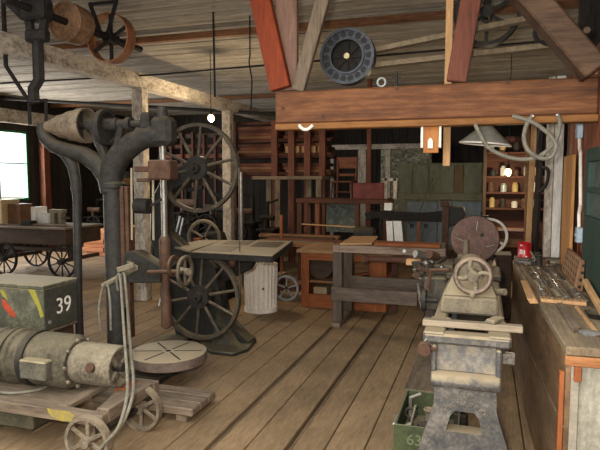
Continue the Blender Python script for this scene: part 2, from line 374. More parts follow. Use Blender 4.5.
# left line shaft
XS=-3.5
p1=PX(72,24,XS);zs=p1.z
p2=PX(111,34,XS)
LS=thing('line_shaft','dark overhead line shaft hung on a black bracket near the white beam','line shaft',(XS,p1.y,zs))
obj('shaft',MB().cyl((XS,p1.y-.75,zs),(XS,p2.y+.5,zs),.03,n=14),IRON2,LS)
m=MB()
yy=p1.y-.42
for s in(-1,1): m.bar((XS+.05*s,yy,zs-.25),(XS+.14*s,yy,CEIL+.02),.06,.06,Y3,.01)
m.box((XS,yy,zs),(.24,.14,.16),None,.02).box((XS,yy,zs-.2),(.2,.1,.1),None,.02).box((XS-.03,yy,zs+.2),(.34,.08,.06),None,.01)
m.bar((XS-.12,yy,zs-.05),(XS-.42,yy,zs+.22),.05,.07,Y3,.01)
m.tube([(XS,yy,zs-.2),(XS,yy,zs-.55),(XS-.06,yy,zs-.62),(XS-.06,yy,zs-.72)],.045,8)
obj('hanger',m,IRON2,LS)
wd=mat('worn wooden pulley face','#4f3a28','#8a6a4e',7,(1,1,1),.8)
m=MB().lathe([(.165,-.08),(.172,0),(.165,.1),(.03,.1),(.03,-.08)],(XS,p1.y,zs),Y3,36,True)
m.rim((XS,p1.y-.085,zs),Y3,.172,.02,.02,36)
obj('drum_pulley',m,wd,LS)
m=MB().rim((XS,p2.y,zs),Y3,.235,.012,.13,44)
obj('rim_pulley',m,mat('orange rusty rim','#6b4028','#9b6a4a',10,rough=.7),LS)
obj('pulley_spokes',MB().spokes((XS,p2.y,zs),Y3,.03,.225,6,.035,t=.02).cyl((XS,p2.y-.07,zs),(XS,p2.y+.07,zs),.055),IRON2,LS)
# vertical belt straps from the pulley to the roof
m=MB()
for dx in(-.1,.09): m.bar((XS+dx*1.6,p2.y-.1,CEIL+.02),(XS+dx*.4,p2.y-.1,zs+.02),.04,.012,Y3,.001)
single('belt_strap',m.bar((XS-.16,p2.y-.1,CEIL+.0),(XS+.15,p2.y-.1,CEIL+.0),.04,.03),BLACK,'black belt strap falling from the roof beside the rusty rim wheel','belt')
# belt shifter pole
sx=XS-.55
pA=PY(27,72,4.25);pB=PY(29,103,4.25)
m=MB()
q=[PY(6,66,4.25),PY(30,103,4.25)]
m.tube(q,.018,8).tube([PY(30,103,4.25),PY(46,100,4.25)],.016,8).tube([PY(29,102,4.25),PY(30,125,4.25)],.016,8).tube([PY(46,99,4.25),PY(46,128,4.25)],.014,8)
m.tube([PY(6,66,4.25),V((PY(6,66,4.25).x,4.25,CEIL+.03))],.02,8)
single('belt_shifter',m,IRON2,'black forked iron rod hanging above the cone pulley','belt shifter')
# long horizontal thin pipe + wires
def wire(px0,py0,px1,py1,Y,r,nm,lb,mt=IRON2,toceil=False):
    a=PY(px0,py0,Y);b=PY(px1,py1,Y)
    if toceil:a=V((a.x,Y,CEIL+.03))
    return single(nm,MB().tube([a,b],r,8),mt,lb,'pipe' if 'pipe' in nm else 'wire')
wire(213,0,215,97,5.4,.011,'hanging_pipe','thin steel pipe hanging straight down from the roof',IRON2,True)
p=[PY(250,55,5.6),PY(249,62,5.6),PY(252,80,5.6),PY(251,110,5.6)]
p=[V((p[0].x,5.6,CEIL+.03))]+p
single('hanging_wire',MB().tube(p,.008,6),IRON2,'kinked dark wire hanging from the roof left of the truss','wire')['label']='kinked dark wire hanging from the roof beside the orange strut'
a=PY(60,82,6.2);b=PY(270,66,6.2)
m=MB().tube([V((XL,6.2,a.z+.05)),(a+b)/2,V((2.2,6.2,b.z+.1))],.012,8)
single('conduit_wire',m,BLACK,'black wire strung level across under the roof boards','wire')
m=MB().tube([V((XL,9.2,PY(100,92,9.2).z)),V((-3.4,9.2,PY(200,117,9.2).z))],.03,8)
single('long_pipe',m,IRON2,'long dark pipe running behind the white posts','pipe')
# ================================================================== MOTOR CART
CX0,CX1,CY0,CY1=-3.5,-1.99,2.6,3.16;CZ=.245
t=thing('hand_cart','low grey wooden cart on small spoked iron wheels carrying the dusty motor','cart',(-2.6,2.8,0))
for nm,lo,hi,ax in (('side_rail',(CX0,CY0-.03,CZ-.035),(CX1,CY0+.03,CZ+.035),'x'),('side_rail',(CX0,CY1-.06,CZ-.035),(CX1,CY1,CZ+.035),'x'),
    ('end_rail',(CX1-.08,CY0+.031,CZ-.03),(CX1,3.08,CZ+.05),'y'),('cross_slat',(-2.345,CY0+.031,CZ-.0),(-2.275,CY1-.061,CZ+.034),'y'),('deck_board',(CX0,CY0+.031,CZ-.045),(-2.36,CY1-.061,CZ-.002),'x')):
    obj(nm,MB().lohi(lo,hi,.006),GREYW[ax],t)
obj('diagonal_slat',MB().bar((-2.06,CY0+.06,CZ+.015),(-2.16,CY1-.08,CZ+.015),.07,.02),GREYW['x'],t)
obj('rust_plate',MB().lohi((-2.19,CY1-.2,CZ-.0),(-2.08,CY1-.062,CZ+.034),.002),ORW['x'],t)
YEL=mat('flaking yellow paint','#7d7355','#b0951f',30,(1,1,1),.7,c3='#8d7f45')
o=obj('paint_mark',MB().prism([(-2.36,CY0-.03,CZ+.034),(-2.3,CY0-.03,CZ+.03),(-2.2,CY0-.03,CZ+.035),(-2.17,CY0-.03,CZ+.012),(-2.19,CY0-.03,CZ-.02),(-2.26,CY0-.03,CZ-.03),(-2.33,CY0-.03,CZ-.012),(-2.35,CY0-.03,CZ+.01)],(0,-.003,0)),YEL,t);o['label']='yellow paint patch on the front rail'
RUSTW=mat('rusty cart wheel','#4f463a','#857864',14,rough=.8,dust='#93846a',dustamt=.6)
for nm,(wx,wy,wr) in (('w',(-2.06,CY0-.06,.142)),('w',(-2.04,3.02,.145)),('w',(-3.3,CY0-.06,.142)),('w',(-3.3,3.02,.145))):
    c=V((wx,wy,wr))
    wo=obj('wheel',MB().rim(c,Y3,wr,.02,.045,36).spokes(c,Y3,.02,wr-.01,6,.022,t=.014),RUSTW,t)
    obj('hub',MB().cyl(c-V((0,.04,0)),c+V((0,.04,0)),.03,n=14),RUSTW,wo)
for wx in(-2.05,-3.3): obj('axle',MB().bar((wx,CY0-.07,.145),(wx,CY1-.1,.145),.03,.03).lohi((wx-.03,CY0+.02,.15),(wx+.03,CY0+.08,CZ-.03)).lohi((wx-.03,CY1-.07,.15),(wx+.03,CY1-.01,CZ-.03)),IRON,t)
# crate hanging under the cart
obj('under_box',MB().lohi((-3.4,CY0+.05,.08),(-2.55,CY1-.1,CZ-.05),.01),mat('scuffed dark green board','#2f3027','#55503c',8),t)
# motor
mz=CZ+.17;my=2.965
MOT=mat('flaking dusty motor paint','#2f2b23','#655d4b',7,(1,1,1),.85,0,.4,c3='#4d4739',dust='#6f6651',dustamt=.5)
MOT2=mat('chipped whitish end shell','#403b31','#877d69',9,(1,1,1),.85,0,.4,c3='#696151',dust='#8f846c',dustamt=.5)
t=thing('electric_motor','large dusty round electric motor lying on the low cart','motor',(-2.6,my,CZ))
r=.168;o=(-3.79,my,mz)
obj('body',MB().lathe([(.02,0),(r,0),(r,.32),(r+.012,.33),(r+.012,.37),(r,.38),(r,.56),(r+.012,.57),(r+.012,.61),(r-.004,.62),(r-.004,.72),(r+.01,.73),(r+.01,.755),(r-.004,.765),(r-.004,.86),(r+.014,.87),(r+.014,.9),(r-.004,.91),(r-.004,1.05),(r+.006,1.06),(r+.006,1.3),(r-.02,1.34),(.13,1.34),(.02,1.34)],o,X3,48),MOT,t)
for i in range(9):
    th=2*math.pi*i/9+.3;d=V((0,math.cos(th),math.sin(th)));p=V((-2.452,my,mz))+d*.149
    obj('flange_bolt',MB().cyl(p,p+V((.018,0,0)),.012,n=6),MOT2,t)
o=(-2.45,my,mz+.002)
obj('end_shell',MB().lathe([(.122,0),(.132,.02),(.132,.295),(.125,.31),(.11,.31),(.105,.26),(.02,.26),(.02,0)],o,X3,44),MOT2,t)
obj('shaft',MB().cyl((-2.21,my,mz),(-2.12,my,mz),.028),IRON,t)
for th in (0.5,2.2,3.9,5.4):
    d=V((0,math.cos(th),math.sin(th)));obj('end_arm',MB().bar(V((-2.16,my,mz-.012))+d*.03,V((-2.16,my,mz-.012))+d*.12,.03,.02,X3,.003),MOT2,t)
obj('terminal_box',MB().lohi((-2.72,my-r-.06,mz-.06),(-2.52,my-r+.04,mz+.06),.008),mat('dark grey box paint','#3c3a33','#6b6656',10,dust='#9a8c6c'),t)
obj('strap',MB().rim((-2.78,my,mz),X3,r+.012,.012,.05,48),IRON,t)
obj('strap',MB().rim((-2.95,my,mz),X3,r+.014,.014,.025,48),MOT,t)
p=V((-2.36,my-r*.98,mz-.02))
obj('cap',MB().cyl((-2.26,my-.11,mz+.02),(-2.26,my-.15,mz+.03),.03,n=14),RUST,t)
# cable on the cart
# box 39
bx1=-3.03;by0=3.3;by1=3.66;bz0=.475;bz1=.815;bx0=-3.72
ARMY=mat('scuffed olive grey paint','#45463a','#6e6b57',7,(1,1,1),.7,0,.2,dust='#8d8267',dustamt=.85,c3='#4d4d3e')
ARMD=mat('scuffed paint in shade tone','#2d2e28','#4d4a3e',7,(1,1,1),.7)  # box end turned from the light, its shade put into the paint colour
t=thing('equipment_box','olive grey metal box numbered 39 with red and yellow streaks','box',((bx0+bx1)/2,(by0+by1)/2,bz0))
obj('case',MB().lohi((bx0,by0,bz0),(bx1,by1,bz1-.03),.006),ARMY,t)
obj('lid',MB().lohi((bx0-.006,by0-.006,bz1-.029),(bx1+.006,by1+.006,bz1),.005),ARMY,t)
obj('end_panel',MB().lohi((bx1+.0005,by0+.006,bz0+.006),(bx1+.004,by1-.006,bz1-.034),.0005),ARMD,t)
M=Matrix.Translation((bx1+.005,by0+.205,bz0+.155))@Matrix(((0,0,1),(1,0,0),(0,1,0))).to_4x4()
o=obj('number',MB().text('39',.17,M,.001),WHITE,t);o['label']='white number 39'
REDP=mat('red paint streak','#8f3420','#b04a2c',9);YLP=mat('yellow paint streak','#7d7a35','#9c9238',9)
def streak(x0,x1,z0,z1,w,mt,nm):
    m=MB().prism([(x0,by0-.001,z1),(x0+w,by0-.001,z1),(x1+w,by0-.001,z0),(x1,by0-.001,z0)],(0,-.0025,0));return obj(nm,m,mt,t)
def pxw(x,y): return PY(x,y,by0)
a=pxw(3,297);b=pxw(13,314)
m=MB().prism([pxw(2,299),pxw(5,300),pxw(9,305),pxw(15,313),pxw(16,317),pxw(11,316),pxw(6,310),pxw(3,306)],(0,-.003,0));obj('paint_mark',m,REDP,t)['label']='red paint streak'
m=MB().prism([pxw(28,289),pxw(35,290),pxw(40,303),pxw(44,316),pxw(41,318),pxw(38,308)],(0,-.003,0));obj('paint_mark',m,YLP,t)['label']='yellow paint streak'
m=MB().prism([pxw(0,290),pxw(4,290),pxw(8,300),pxw(3,296)],(0,-.003,0));obj('paint_mark',m,YLP,t)['label']='short yellow paint streak'
obj('corner_bolt',MB().cyl(V((bx1,by0+.05,bz0+.06)),V((bx1+.012,by0+.05,bz0+.06)),.014,n=10),GALV,t)
t=thing('wooden_crate','dark wooden crate standing under the numbered olive box','crate',((bx0+bx1)/2,by0+.2,0))
obj('box',MB().lohi((bx0+.02,by0+.02,0),(bx1-.02,by1-.02,bz0-.02),.006),DARKW['x'],t)
obj('lid',MB().lohi((bx0,by0,bz0-.02),(bx1,by1,bz0-.001),.004),GREYW['x'],t)
# ================================================================== DRILL PRESS
DY=3.9
def D(x,y,dy=0): return PY(x,y,DY+dy)
cx=D(116,300).x;jz=D(116,185).z
t=thing('drill_press','big old dark iron radial drill press with a forked top and round table','drill press',(cx,DY,0))
spx=D(165,250).x
obj('base',MB().lathe([(.02,0),(.2,0),(.2,.03),(.13,.06),(.11,.12),(.02,.12)],(cx,DY,0),Z3,32).lohi((cx,DY-.17,.0),(spx+.03,DY+.17,.055),.01),IRON,t)
cr=.078
obj('column',MB().lathe([(.02,.1),(cr+.012,.1),(cr,.16),(cr,jz-.03),(cr+.02,jz-.02),(cr+.02,jz+.01),(cr,jz+.03),(.02,jz+.03)],(cx,DY,0),Z3,28),IRON,t)
obj('rack_bar',MB().lohi((cx+cr+.0,DY-.03,.55),(cx+cr+.035,DY+.03,jz-.01),.004).lohi((cx+cr+.04,DY-.02,.3),(cx+cr+.07,DY+.04,jz-.01),.004),RUST,t)
# forked head casting
R_=[D(x,y) for x,y in((112,192),(110,180),(114,165),(122,153),(134,143),(146,137),(156,136),(160,136))]
obj('head_arm',MB().tube(R_,[.09,.098,.098,.092,.09,.085,.085,.08],16),IRON,t)
L_=[D(x,y) for x,y in((112,190),(108,178),(98,164),(84,155),(68,151),(54,146),(45,138),(42,130),(42,123))]
obj('back_arm',MB().tube(L_,[.085,.085,.076,.07,.064,.058,.052,.044,.036],16),IRON,t)
K=[D(x,y) for x,y in((57,147),(66,154),(73,166),(76,182),(77.2,200),(77.8,250),(78.5,300))]
K.append(V((K[-1].x,DY,0)))
obj('rear_column',MB().tube(K,[.05,.05,.046,.04,.035,.033,.033,.034],14).lathe([(.034,-.02),(.044,-.02),(.044,.02),(.034,.02)],D(76.3,188),Z3,18,True),IRON,t)
# shaft + cone pulley + gear
sy=D(100,125).z;xa=D(41,125).x;xb=D(158,125).x
SH=lambda x:V((x,DY,sy))
obj('top_shaft',MB().cyl(SH(xa),SH(xb),.028),IRON,t)
x0=D(47,125).x;x1=D(88,125).x;L=x1-x0
prof=[(.03,0),(.045,0),(.055,.06),(.068,.07),(.08,L*.3),(.092,L*.32),(.106,L*.55),(.118,L*.57),(.13,L*.8),(.138,L*.82),(.143,L),(.13,L),(.115,L*.6),(.03,L*.55)]
obj('cone_pulley',MB().lathe(prof,SH(x0),X3,40),mat('worn pulley iron','#544a3e','#8d7d68',10,rough=.6,metal=.3,dust='#9b8c74',dustamt=.5),t)
obj('pulley_spokes',MB().spokes(SH(x1-.08),X3,.025,.122,4,.05,t=.02),IRON,t)
gx=D(106,130).x
gw=obj('gear_wheel',MB().rim(SH(gx)-V((0,0,.02)),X3,.143,.026,.045,44).rim(SH(gx-.01)-V((0,0,.02)),X3,.12,.09,.015,40),IRON,t)
obj('gear_hub',MB().cyl(SH(gx-.06),SH(gx+.12),.05).cyl(SH(gx+.1),SH(gx+.2),.04).cyl(SH(gx+.2),SH(gx+.24),.055),IRON,gw)
obj('bearing_post',MB().bar(D(112,172),SH(gx-.12)-V((0,0,.02)),.06,.09,Y3,.015).cyl(SH(gx-.16),SH(gx-.08),.06).bar(D(112,172),SH(gx+.15),.05,.07,Y3,.015),IRON,t)
# spindle head
hz=D(163,130).z
obj('spindle_head',MB().lohi((D(153,130).x,DY-.075,D(163,146).z),(D(174,130).x,DY+.075,D(163,117).z),.035).cyl((spx,DY,D(163,118).z),(spx,DY,D(163,107).z),.05,.035).lohi((D(150,130).x-.06,DY-.06,D(163,130).z),(D(150,130).x+.02,DY+.06,D(163,112).z),.02),IRON,t)
obj('lower_bearing',MB().lohi((D(152,170).x,DY-.07,D(163,180).z),(D(174,170).x,DY+.07,D(163,160).z),.012).lohi((D(136,170).x,DY-.03,D(163,172).z),(D(152,170).x,DY+.03,D(163,166).z),.005).lohi((D(138,170).x,DY-.03,D(163,182).z),(D(152,170).x,DY+.03,D(163,178).z),.005),RUST,t)
obj('spindle',MB().cyl((spx,DY,D(163,240).z),(spx,DY,D(163,116).z),.024),STEEL,t)
obj('quill',MB().lathe([(.02,D(163,328).z),(.042,D(163,326).z),(.042,D(163,298).z),(.032,D(163,293).z),(.032,D(163,272).z),(.045,D(163,268).z),(.045,D(163,240).z),(.03,D(163,236).z)],(spx,DY,0),Z3,22),RUST,t)
# feed bracket
pf=[D(125,252,-.05),D(134,251,-.05),D(152,262,-.05),D(160,266,-.05),D(160,283,-.05),D(128,283,-.05),D(121,270,-.05)]
obj('arm_bracket',MB().prism(pf,(0,.12,0),.006),IRON,t)
m=MB()
for sx_ in(131.5,153):
    m.tube([D(sx_,168,-.02),D(sx_+.5,240,-.02)],.009,6)
obj('chain',m,mat('dusty chain','#8a7d64','#b4a88c',120,(1,1,1.2),.6,.3,.6),t)
obj('counterweight',MB().cyl(D(143,206,-.06)+V((-.06,0,0)),D(143,206,-.06)+V((.06,0,0)),.06,n=20).bar(D(150,206,-.06),D(162,199,-.02),.02,.02),IRON2,t)
hc=D(185,271,-.12)
HWN=V((1,-.02,0))
hw=obj('handwheel',MB().torus(hc,HWN,.105,.015,32,8).spokes(hc,HWN,.01,.1,4,.012,rnd=True),WHEELI,t)
obj('hub',MB().cyl(hc-V((.06,-.03,0)),hc+V((.05,-.03,0)),.025),DUSTY,hw)
obj('feed_shaft',MB().cyl(D(148,272,-.1),hc,.016),RUST,t)
obj('gear_quadrant',MB().rim(D(174,266,-.06),HWN,.085,.03,.02,24),RUST,t)
tc=V((D(171,352).x,DY-.04,PY(171,351,DY-.04).z))
m=MB().lathe([(.02,-.085),(.285,-.085),(.298,-.075),(.298,-.004),(.29,0),(.02,0)],tc,Z3,56)
tb=obj('work_table',m,mat('worn table iron','#5b4c44','#7d6f63',9,rough=.6,metal=.15,dust='#a3947a',dustamt=.95),t)
m=MB()
for a_ in range(6):
    th=a_*math.pi/3+.35;d=V((math.cos(th),math.sin(th),0));m.bar(tc+d*.05+V((0,0,.0003)),tc+d*.265+V((0,0,.0003)),.014,.0015,Z3,0)
m.cyl(tc,tc+V((0,0,.0015)),.022)
obj('slot',m,BLACK,tb)
obj('table_support',MB().cyl((tc.x,tc.y,tc.z-.07),(tc.x,tc.y,.055),.07).bar((tc.x,tc.y,tc.z-.12),(cx,DY,tc.z-.12),.09,.1).lathe([(.086,-.08),(.125,-.08),(.125,.08),(.086,.08)],(cx,DY,tc.z-.12),Z3,24,True),IRON2,t)
m=MB().tube([PY(103,286,3.55),PY(136,268,3.55)],.02,8).bar(PY(136,268,3.55),D(128,262),.03,.03).bar(PY(118,270,3.5),PY(134,265,3.5),.03,.04)
obj('lever',m,DUSTY,t)
# cables hanging from the lever
h0=PY(117,277,3.52)
def cab(pxs,nm,lb):
    pts=[PY(*q) if len(q)==3 else G(q[0],q[1],CZ+.0085) for q in pxs];P=[]
    if len(pxs[0])==3 and len(pxs)>8: pts.append(G(pxs[-1][0]-6,472,.012))
    for i in range(len(pts)-1):
        for k in range(6):
            u=k/6;p0=pts[max(i-1,0)];p1=pts[i];p2=pts[i+1];p3=pts[min(i+2,len(pts)-1)]
            P.append(.5*((2*p1)+(p2-p0)*u+(2*p0-5*p1+4*p2-p3)*u*u+(3*p1-p0-3*p2+p3)*u**3))
    P.append(pts[-1]);return single(nm,MB().tube(P,.0095,10),RUBBER,lb,'cable')
cab([(118,290,3.54),(117,280,3.5),(119,274,3.48),(121,285,3.4),(124,330,3.0),(127.5,380,2.7),(126,402,2.56),(118,428,2.5),(104,444,2.5),(96,455,2.5)],'power_cable','grey cable looping over the drill lever and passing nearest the motor end')
cab([(121,288,3.56),(121,278,3.52),(124,273,3.5),(126,290,3.4),(130,340,3.02),(133.5,382,2.72),(131,402,2.57),(122,424,2.53),(108,440,2.53),(100,452,2.53)],'power_cable','grey cable hung over the drill lever, on the side towards the round table')
cab([(101,330,3.56),(99,310,3.55),(102,290,3.54),(107,284,3.53),(110,300,3.54),(111,330,3.56)],'short_cable','short grey loop of cable hanging from the lever end')
cab([(-16,388),(4,393),(26,392),(44,388),(54,381)],'motor_cable','grey cable lying across the cart below the motor')
# platform
t=thing('wooden_platform','low thick planked platform on the floor before the round drill table','platform',(-2.1,3.36,0))
xs=[-2.5,-2.26,-2.02,-1.79]
for i,(ya,yb) in enumerate(((3.19,3.3),(3.305,3.415),(3.42,3.53))): obj('plank',MB().lohi((-2.55,ya,.045),(-1.77,yb,.1),.008),GREYW['x'],t)
for xx in(-2.45,-1.86): obj('batten',MB().lohi((xx-.04,3.2,0),(xx+.04,3.52,.0445)),GREYW['y'],t)
# ================================================================== BAND SAW
SY=4.75
uw=PY(200,168,SY);lw=PY(198,296,SY)
uw.x=lw.x=(uw.x+lw.x)/2;RW_=.412
t=thing('band_saw','tall black iron band saw with two big spoked wheels and a tilting table','band saw',(lw.x,SY+.1,0))
def bigwheel(c,n):
    wo=obj('wheel',MB().rim(c,Y3,RW_,.032,.06,56),WHEELI,t)
    obj('spoke_set',MB().spokes(c+V((0,-.01,0)),Y3,.06,RW_-.015,n,.017,.013,rnd=True,ph=.1),WHEELI,wo)
    obj('hub',MB().cyl(c-V((0,.05,0)),c+V((0,.09,0)),.11,.11,28).cyl(c-V((0,.09,0)),c-V((0,.05,0)),.045,.055).cyl(c-V((0,.13,0)),c-V((0,.09,0)),.022),IRON,wo)
bigwheel(uw,10);bigwheel(lw,10)
# C frame behind the wheels (throat opens towards +X), foot flares in front
fr_=[(lw.x-.34,0),(lw.x+.42,0),(lw.x+.47,.05),(lw.x+.30,.13),(lw.x+.16,.3),(lw.x+.12,.75),(lw.x+.02,.84),(lw.x-.25,.9),(lw.x-.43,1.05),(lw.x-.45,1.3),(lw.x-.36,1.5),(lw.x-.1,1.62),(lw.x+.06,1.66),(lw.x+.06,1.76),(lw.x-.15,1.76),(lw.x-.45,1.62),(lw.x-.6,1.38),(lw.x-.62,1.0),(lw.x-.52,.7),(lw.x-.42,.4)]
FRM=mat('green black saw casting','#201f1c','#34332d',12,rough=.55,metal=.2,dust='#75694f',dustamt=.5)
obj('frame',MB().prism([(a,SY+.12,b) for a,b in fr_],(0,.16,0),.02),FRM,t)
obj('axle',MB().cyl((lw.x,SY-.0,lw.z),(lw.x,SY+.2,lw.z),.04),IRON,t);obj('axle',MB().cyl((uw.x,SY,uw.z),(uw.x,SY+.2,uw.z),.04),IRON,t)
# splayed feet
foot=[(lw.x-.1,SY+.11,.0),(lw.x+.2,SY-.2,.0),(lw.x+.43,SY-.2,.0),(lw.x+.5,SY-.02,.0),(lw.x+.45,SY+.3,.0),(lw.x-.1,SY+.3,.0)]
m=MB().prism(foot,(0,0,.035),.008)
m.prism([(lw.x+.1,SY+.02,.034),(lw.x+.46,SY-.08,.034),(lw.x+.34,SY-.03,.07),(lw.x+.22,SY+.05,.16),(lw.x+.13,SY+.1,.34)],(.02,.08,0),.004)
m.lohi((lw.x-.42,SY-.25,0),(lw.x-.15,SY+.1,.06),.01)
obj('foot',m,FRM,t)
obj('dark_guard',MB().lohi((lw.x-.3,SY+.285,.1),(lw.x+.1,SY+.33,.86),.01),DARKW['z'],t)
TZ=.925
ta=G(191,252,TZ);tb_=G(272,256,TZ);tc_=G(292,241,TZ);td=G(222,240,TZ)
obj('table',MB().prism([ta,tb_,tc_,td],(0,0,-.035),.004),TABLE,t)
le=MB().prism([G(172,246,TZ),G(190,250.5,TZ),G(222,240,TZ),G(200,240,TZ)],(0,0,-.02),.003);obj('table_leaf',le,TABLE,t)
def tq(u,v): return ta.lerp(tb_,u).lerp(td.lerp(tc_,u),v)+V((0,0,.0006))
m=MB()
for u0,u1,v0,v1 in((.02,.46,.12,.5),(.12,.5,.62,.93),(.56,.93,.5,.9)): m.prism([tq(u0,v0),tq(u1,v0),tq(u1,v1),tq(u0,v1)],(0,0,.001))
obj('table_recess',m,mat('brown worn table panel','#3d332a','#5c4d3d',12,rough=.6),t)
obj('table_edge',MB().bar(ta+V((0,-.003,-.03)),tb_+V((0,-.003,-.03)),.015,.055).bar(tb_+V((.003,0,-.03)),tc_+V((.003,0,-.03)),.015,.055),IRON2,t)
mc=(ta+tb_+tc_+td)/4
obj('trunnion',MB().prism([(mc.x-.22,SY+.2,TZ-.036),(mc.x+.2,SY+.2,TZ-.036),(mc.x+.1,SY+.2,.72),(lw.x+.08,SY+.2,.55),(lw.x-.0,SY+.2,.75)],(0,.1,0),.01),IRON2,t)
obj('red_knob',MB().sphere((mc.x+.02,SY-.0,TZ-.11),.04).cyl((mc.x+.02,SY+.21,TZ-.11),(mc.x+.02,SY,TZ-.11),.015),RUST,t)
obj('blade',MB().lohi((lw.x+RW_-.001,SY-.012,lw.z),(lw.x+RW_+.001,SY+.012,uw.z),0),STEEL,t)
# ================================================================== TRASH CAN
cc=G(261,310,0);cc.z=0
def fluted(m,prof,o,n=72,amp=.011):
    rings=[]
    for r,h in prof:
        rings.append(m._loop([V(o)+V((math.cos(2*math.pi*j/n)*(r+amp*(j%3==0)),math.sin(2*math.pi*j/n)*(r+amp*(j%3==0)),h)) for j in range(n)]))
    for i in range(len(rings)-1):
        for j in range(n): m.b.faces.new((rings[i][j],rings[i][(j+1)%n],rings[i+1][(j+1)%n],rings[i+1][j]))
    m.b.faces.new(rings[0][::-1]);return m
t=thing('trash_can','white ribbed metal trash can beside the band saw table','trash can',cc)
zc=PY(261,264,cc.y).z
canm=mat('chipped white can paint','#d8d0c2','#f0eade',9,(1,1,.4),.55)
obj('body',fluted(MB(),[(.182,.03),(.188,.3),(.194,zc)],cc),canm,t)
obj('base_band',MB().lathe([(.19,0),(.205,.0),(.2,.045),(.172,.05),(.02,.05),(.02,0)],cc,Z3,48),canm,t)
obj('rim',MB().torus(cc+V((0,0,zc)),Z3,.199,.008,48,8),canm,t)
m=MB();q=PY(263,289,cc.y-.195);m.sphere(q,.012,(1,.4,1.4),8);obj('paint_chip',m,IRON2,t)
# ================================================================== TIMBER TRESTLE (shaft bench)
A=G(338,325);RX=A.x;RYF=A.y;RYB=6.4
tz=PY(338,245,RYF).z
t=thing('timber_trestle','long grey timber trestle table frame running up to the lathe','trestle',(RX+.5,RYF+.25,0))
GX2=-.5
obj('top_rail',MB().lohi((RX-.05,RYF-.045,tz-.075),(PY(446,246,RYF).x,RYF+.045,tz+.005),.005),wood('purplish grey rail','#5d4c42','#94806f','x'),t)
obj('top_rail',MB().lohi((RX-.05,RYB-.05,tz-.075),(GX2+.1,RYB+.04,tz+.005),.005),GREYW['x'],t)
lz=PY(340,293,RYF).z
lm=wood('dark grey stretcher','#3f352e','#6b5d50','x')
obj('stretcher',MB().lohi((RX-.06,RYF-.085,lz-.07),(PY(418,293,RYF).x,RYF-.048,lz+.075),.005),lm,t)
obj('stretcher',MB().lohi((RX+.05,RYB-.085,lz-.03),(GX2+.05,RYB-.048,lz+.12),.005),lm,t)
dm=wood('dark grey upright','#3b332d','#62554a','z')
for xx in(RX,GX2):
    for yy in(RYF,RYB): obj('leg',MB().lohi((xx-.05,yy-.046,.05),(xx+.05,yy+.046,tz-.076),.006),dm,t)
    obj('foot_skid',MB().lohi((xx-.05,RYF-.12,0),(xx+.05,RYB+.1,.0495),.006),GREYW['y'],t)
obj('bolt',MB().cyl((PY(405,246,RYF).x,RYF-.05,tz-.03),(PY(405,246,RYF).x,RYF-.06,tz-.03),.018,n=10),GALV,t)
# boards on the trestle
za=tz+.006
p0=PY(375,243,RYF+.05);
single('orange_board',MB().lohi((p0.x,RYF+.0,za),(PY(441,243,RYF+.1).x,RYF+.2,za+.035),.004),ORW['x'],'orange stained board lying on the trestle rail near the lathe','board')
q=[G(340,243,za+.02),G(372,243,za+.02),G(378,236,za+.02),G(352,236,za+.02)]
single('square_board',MB().prism([V((v.x,v.y,za)) for v in q],(0,0,.02),.003),PALEW['x'],'pale square board lying on the trestle beside the orange board','board')
# turned dark spindle
m=MB();a=PY(363,259,RYF);b=PY(440,260,RYF)
m.lathe([(.01,0),(.05,.0),(.045,.04),(.024,.07),(.026,.14),(.036,.3),(.046,.45),(.05,.55),(.042,.6),(.05,.63),(.05,(b-a).length)],a,(b-a),18)
zz=a.z-.05
single('turned_spindle',m,wood('dark turned wood','#3a241a','#6e4c3a','x'),'dark turned wooden post held level under the trestle rail','wooden post')
# ================================================================== ORANGE BENCH
OY=6.62;ox0=PY(301,300,OY).x;ox1=PY(386,300,OY).x;oz=PY(340,254,OY).z;OD=.75
t=thing('orange_workbench','orange stained open fronted wooden bench behind the grey trestle','workbench',((ox0+ox1)/2,OY+OD/2,0))
obj('top',MB().lohi((ox0-.05,OY-.03,oz-.0),(ox1+.3,OY+OD,oz+.04),.005),wood('worn brown bench top','#6b5136','#a38260','x'),t)
z0=.001
for nm,lo,hi,ax in (('post',(ox0,OY,z0),(ox0+.1,OY+.04,oz-.001),'z'),('post',(ox1-.2,OY,z0),(ox1,OY+.04,oz-.001),'z'),
   ('bottom_board',(ox0+.101,OY,z0),(ox1-.201,OY+.03,.17),'x'),('top_rail',(ox0+.101,OY,oz-.09),(ox1-.201,OY+.03,oz-.001),'x'),
   ('shelf',(ox0+.041,OY+.05,.3),(ox1-.05,OY+OD-.04,.33),'x'),
   ('side_board',(ox1-.03,OY+.041,z0),(ox1,OY+OD-.03,oz-.001),'y'),('side_board',(ox0,OY+.041,z0),(ox0+.03,OY+OD-.03,oz-.001),'y'),
   ('back_board',(ox0+.031,OY+OD-.03,z0),(ox1-.031,OY+OD,oz-.001),'x')):
    obj(nm,MB().lohi(lo,hi,.004),ORW[ax] if nm not in('back_board','shelf') else BROWNW[ax],t)
obj('divider',MB().lohi((ox0+.4,OY+.06,.331),(ox0+.43,OY+OD-.04,oz-.002),.003),ORW['z'],t)
obj('post',MB().lohi((ox1+.06,OY+.0,z0),(ox1+.13,OY+.06,oz-.001),.003),DREDW['z'],t)
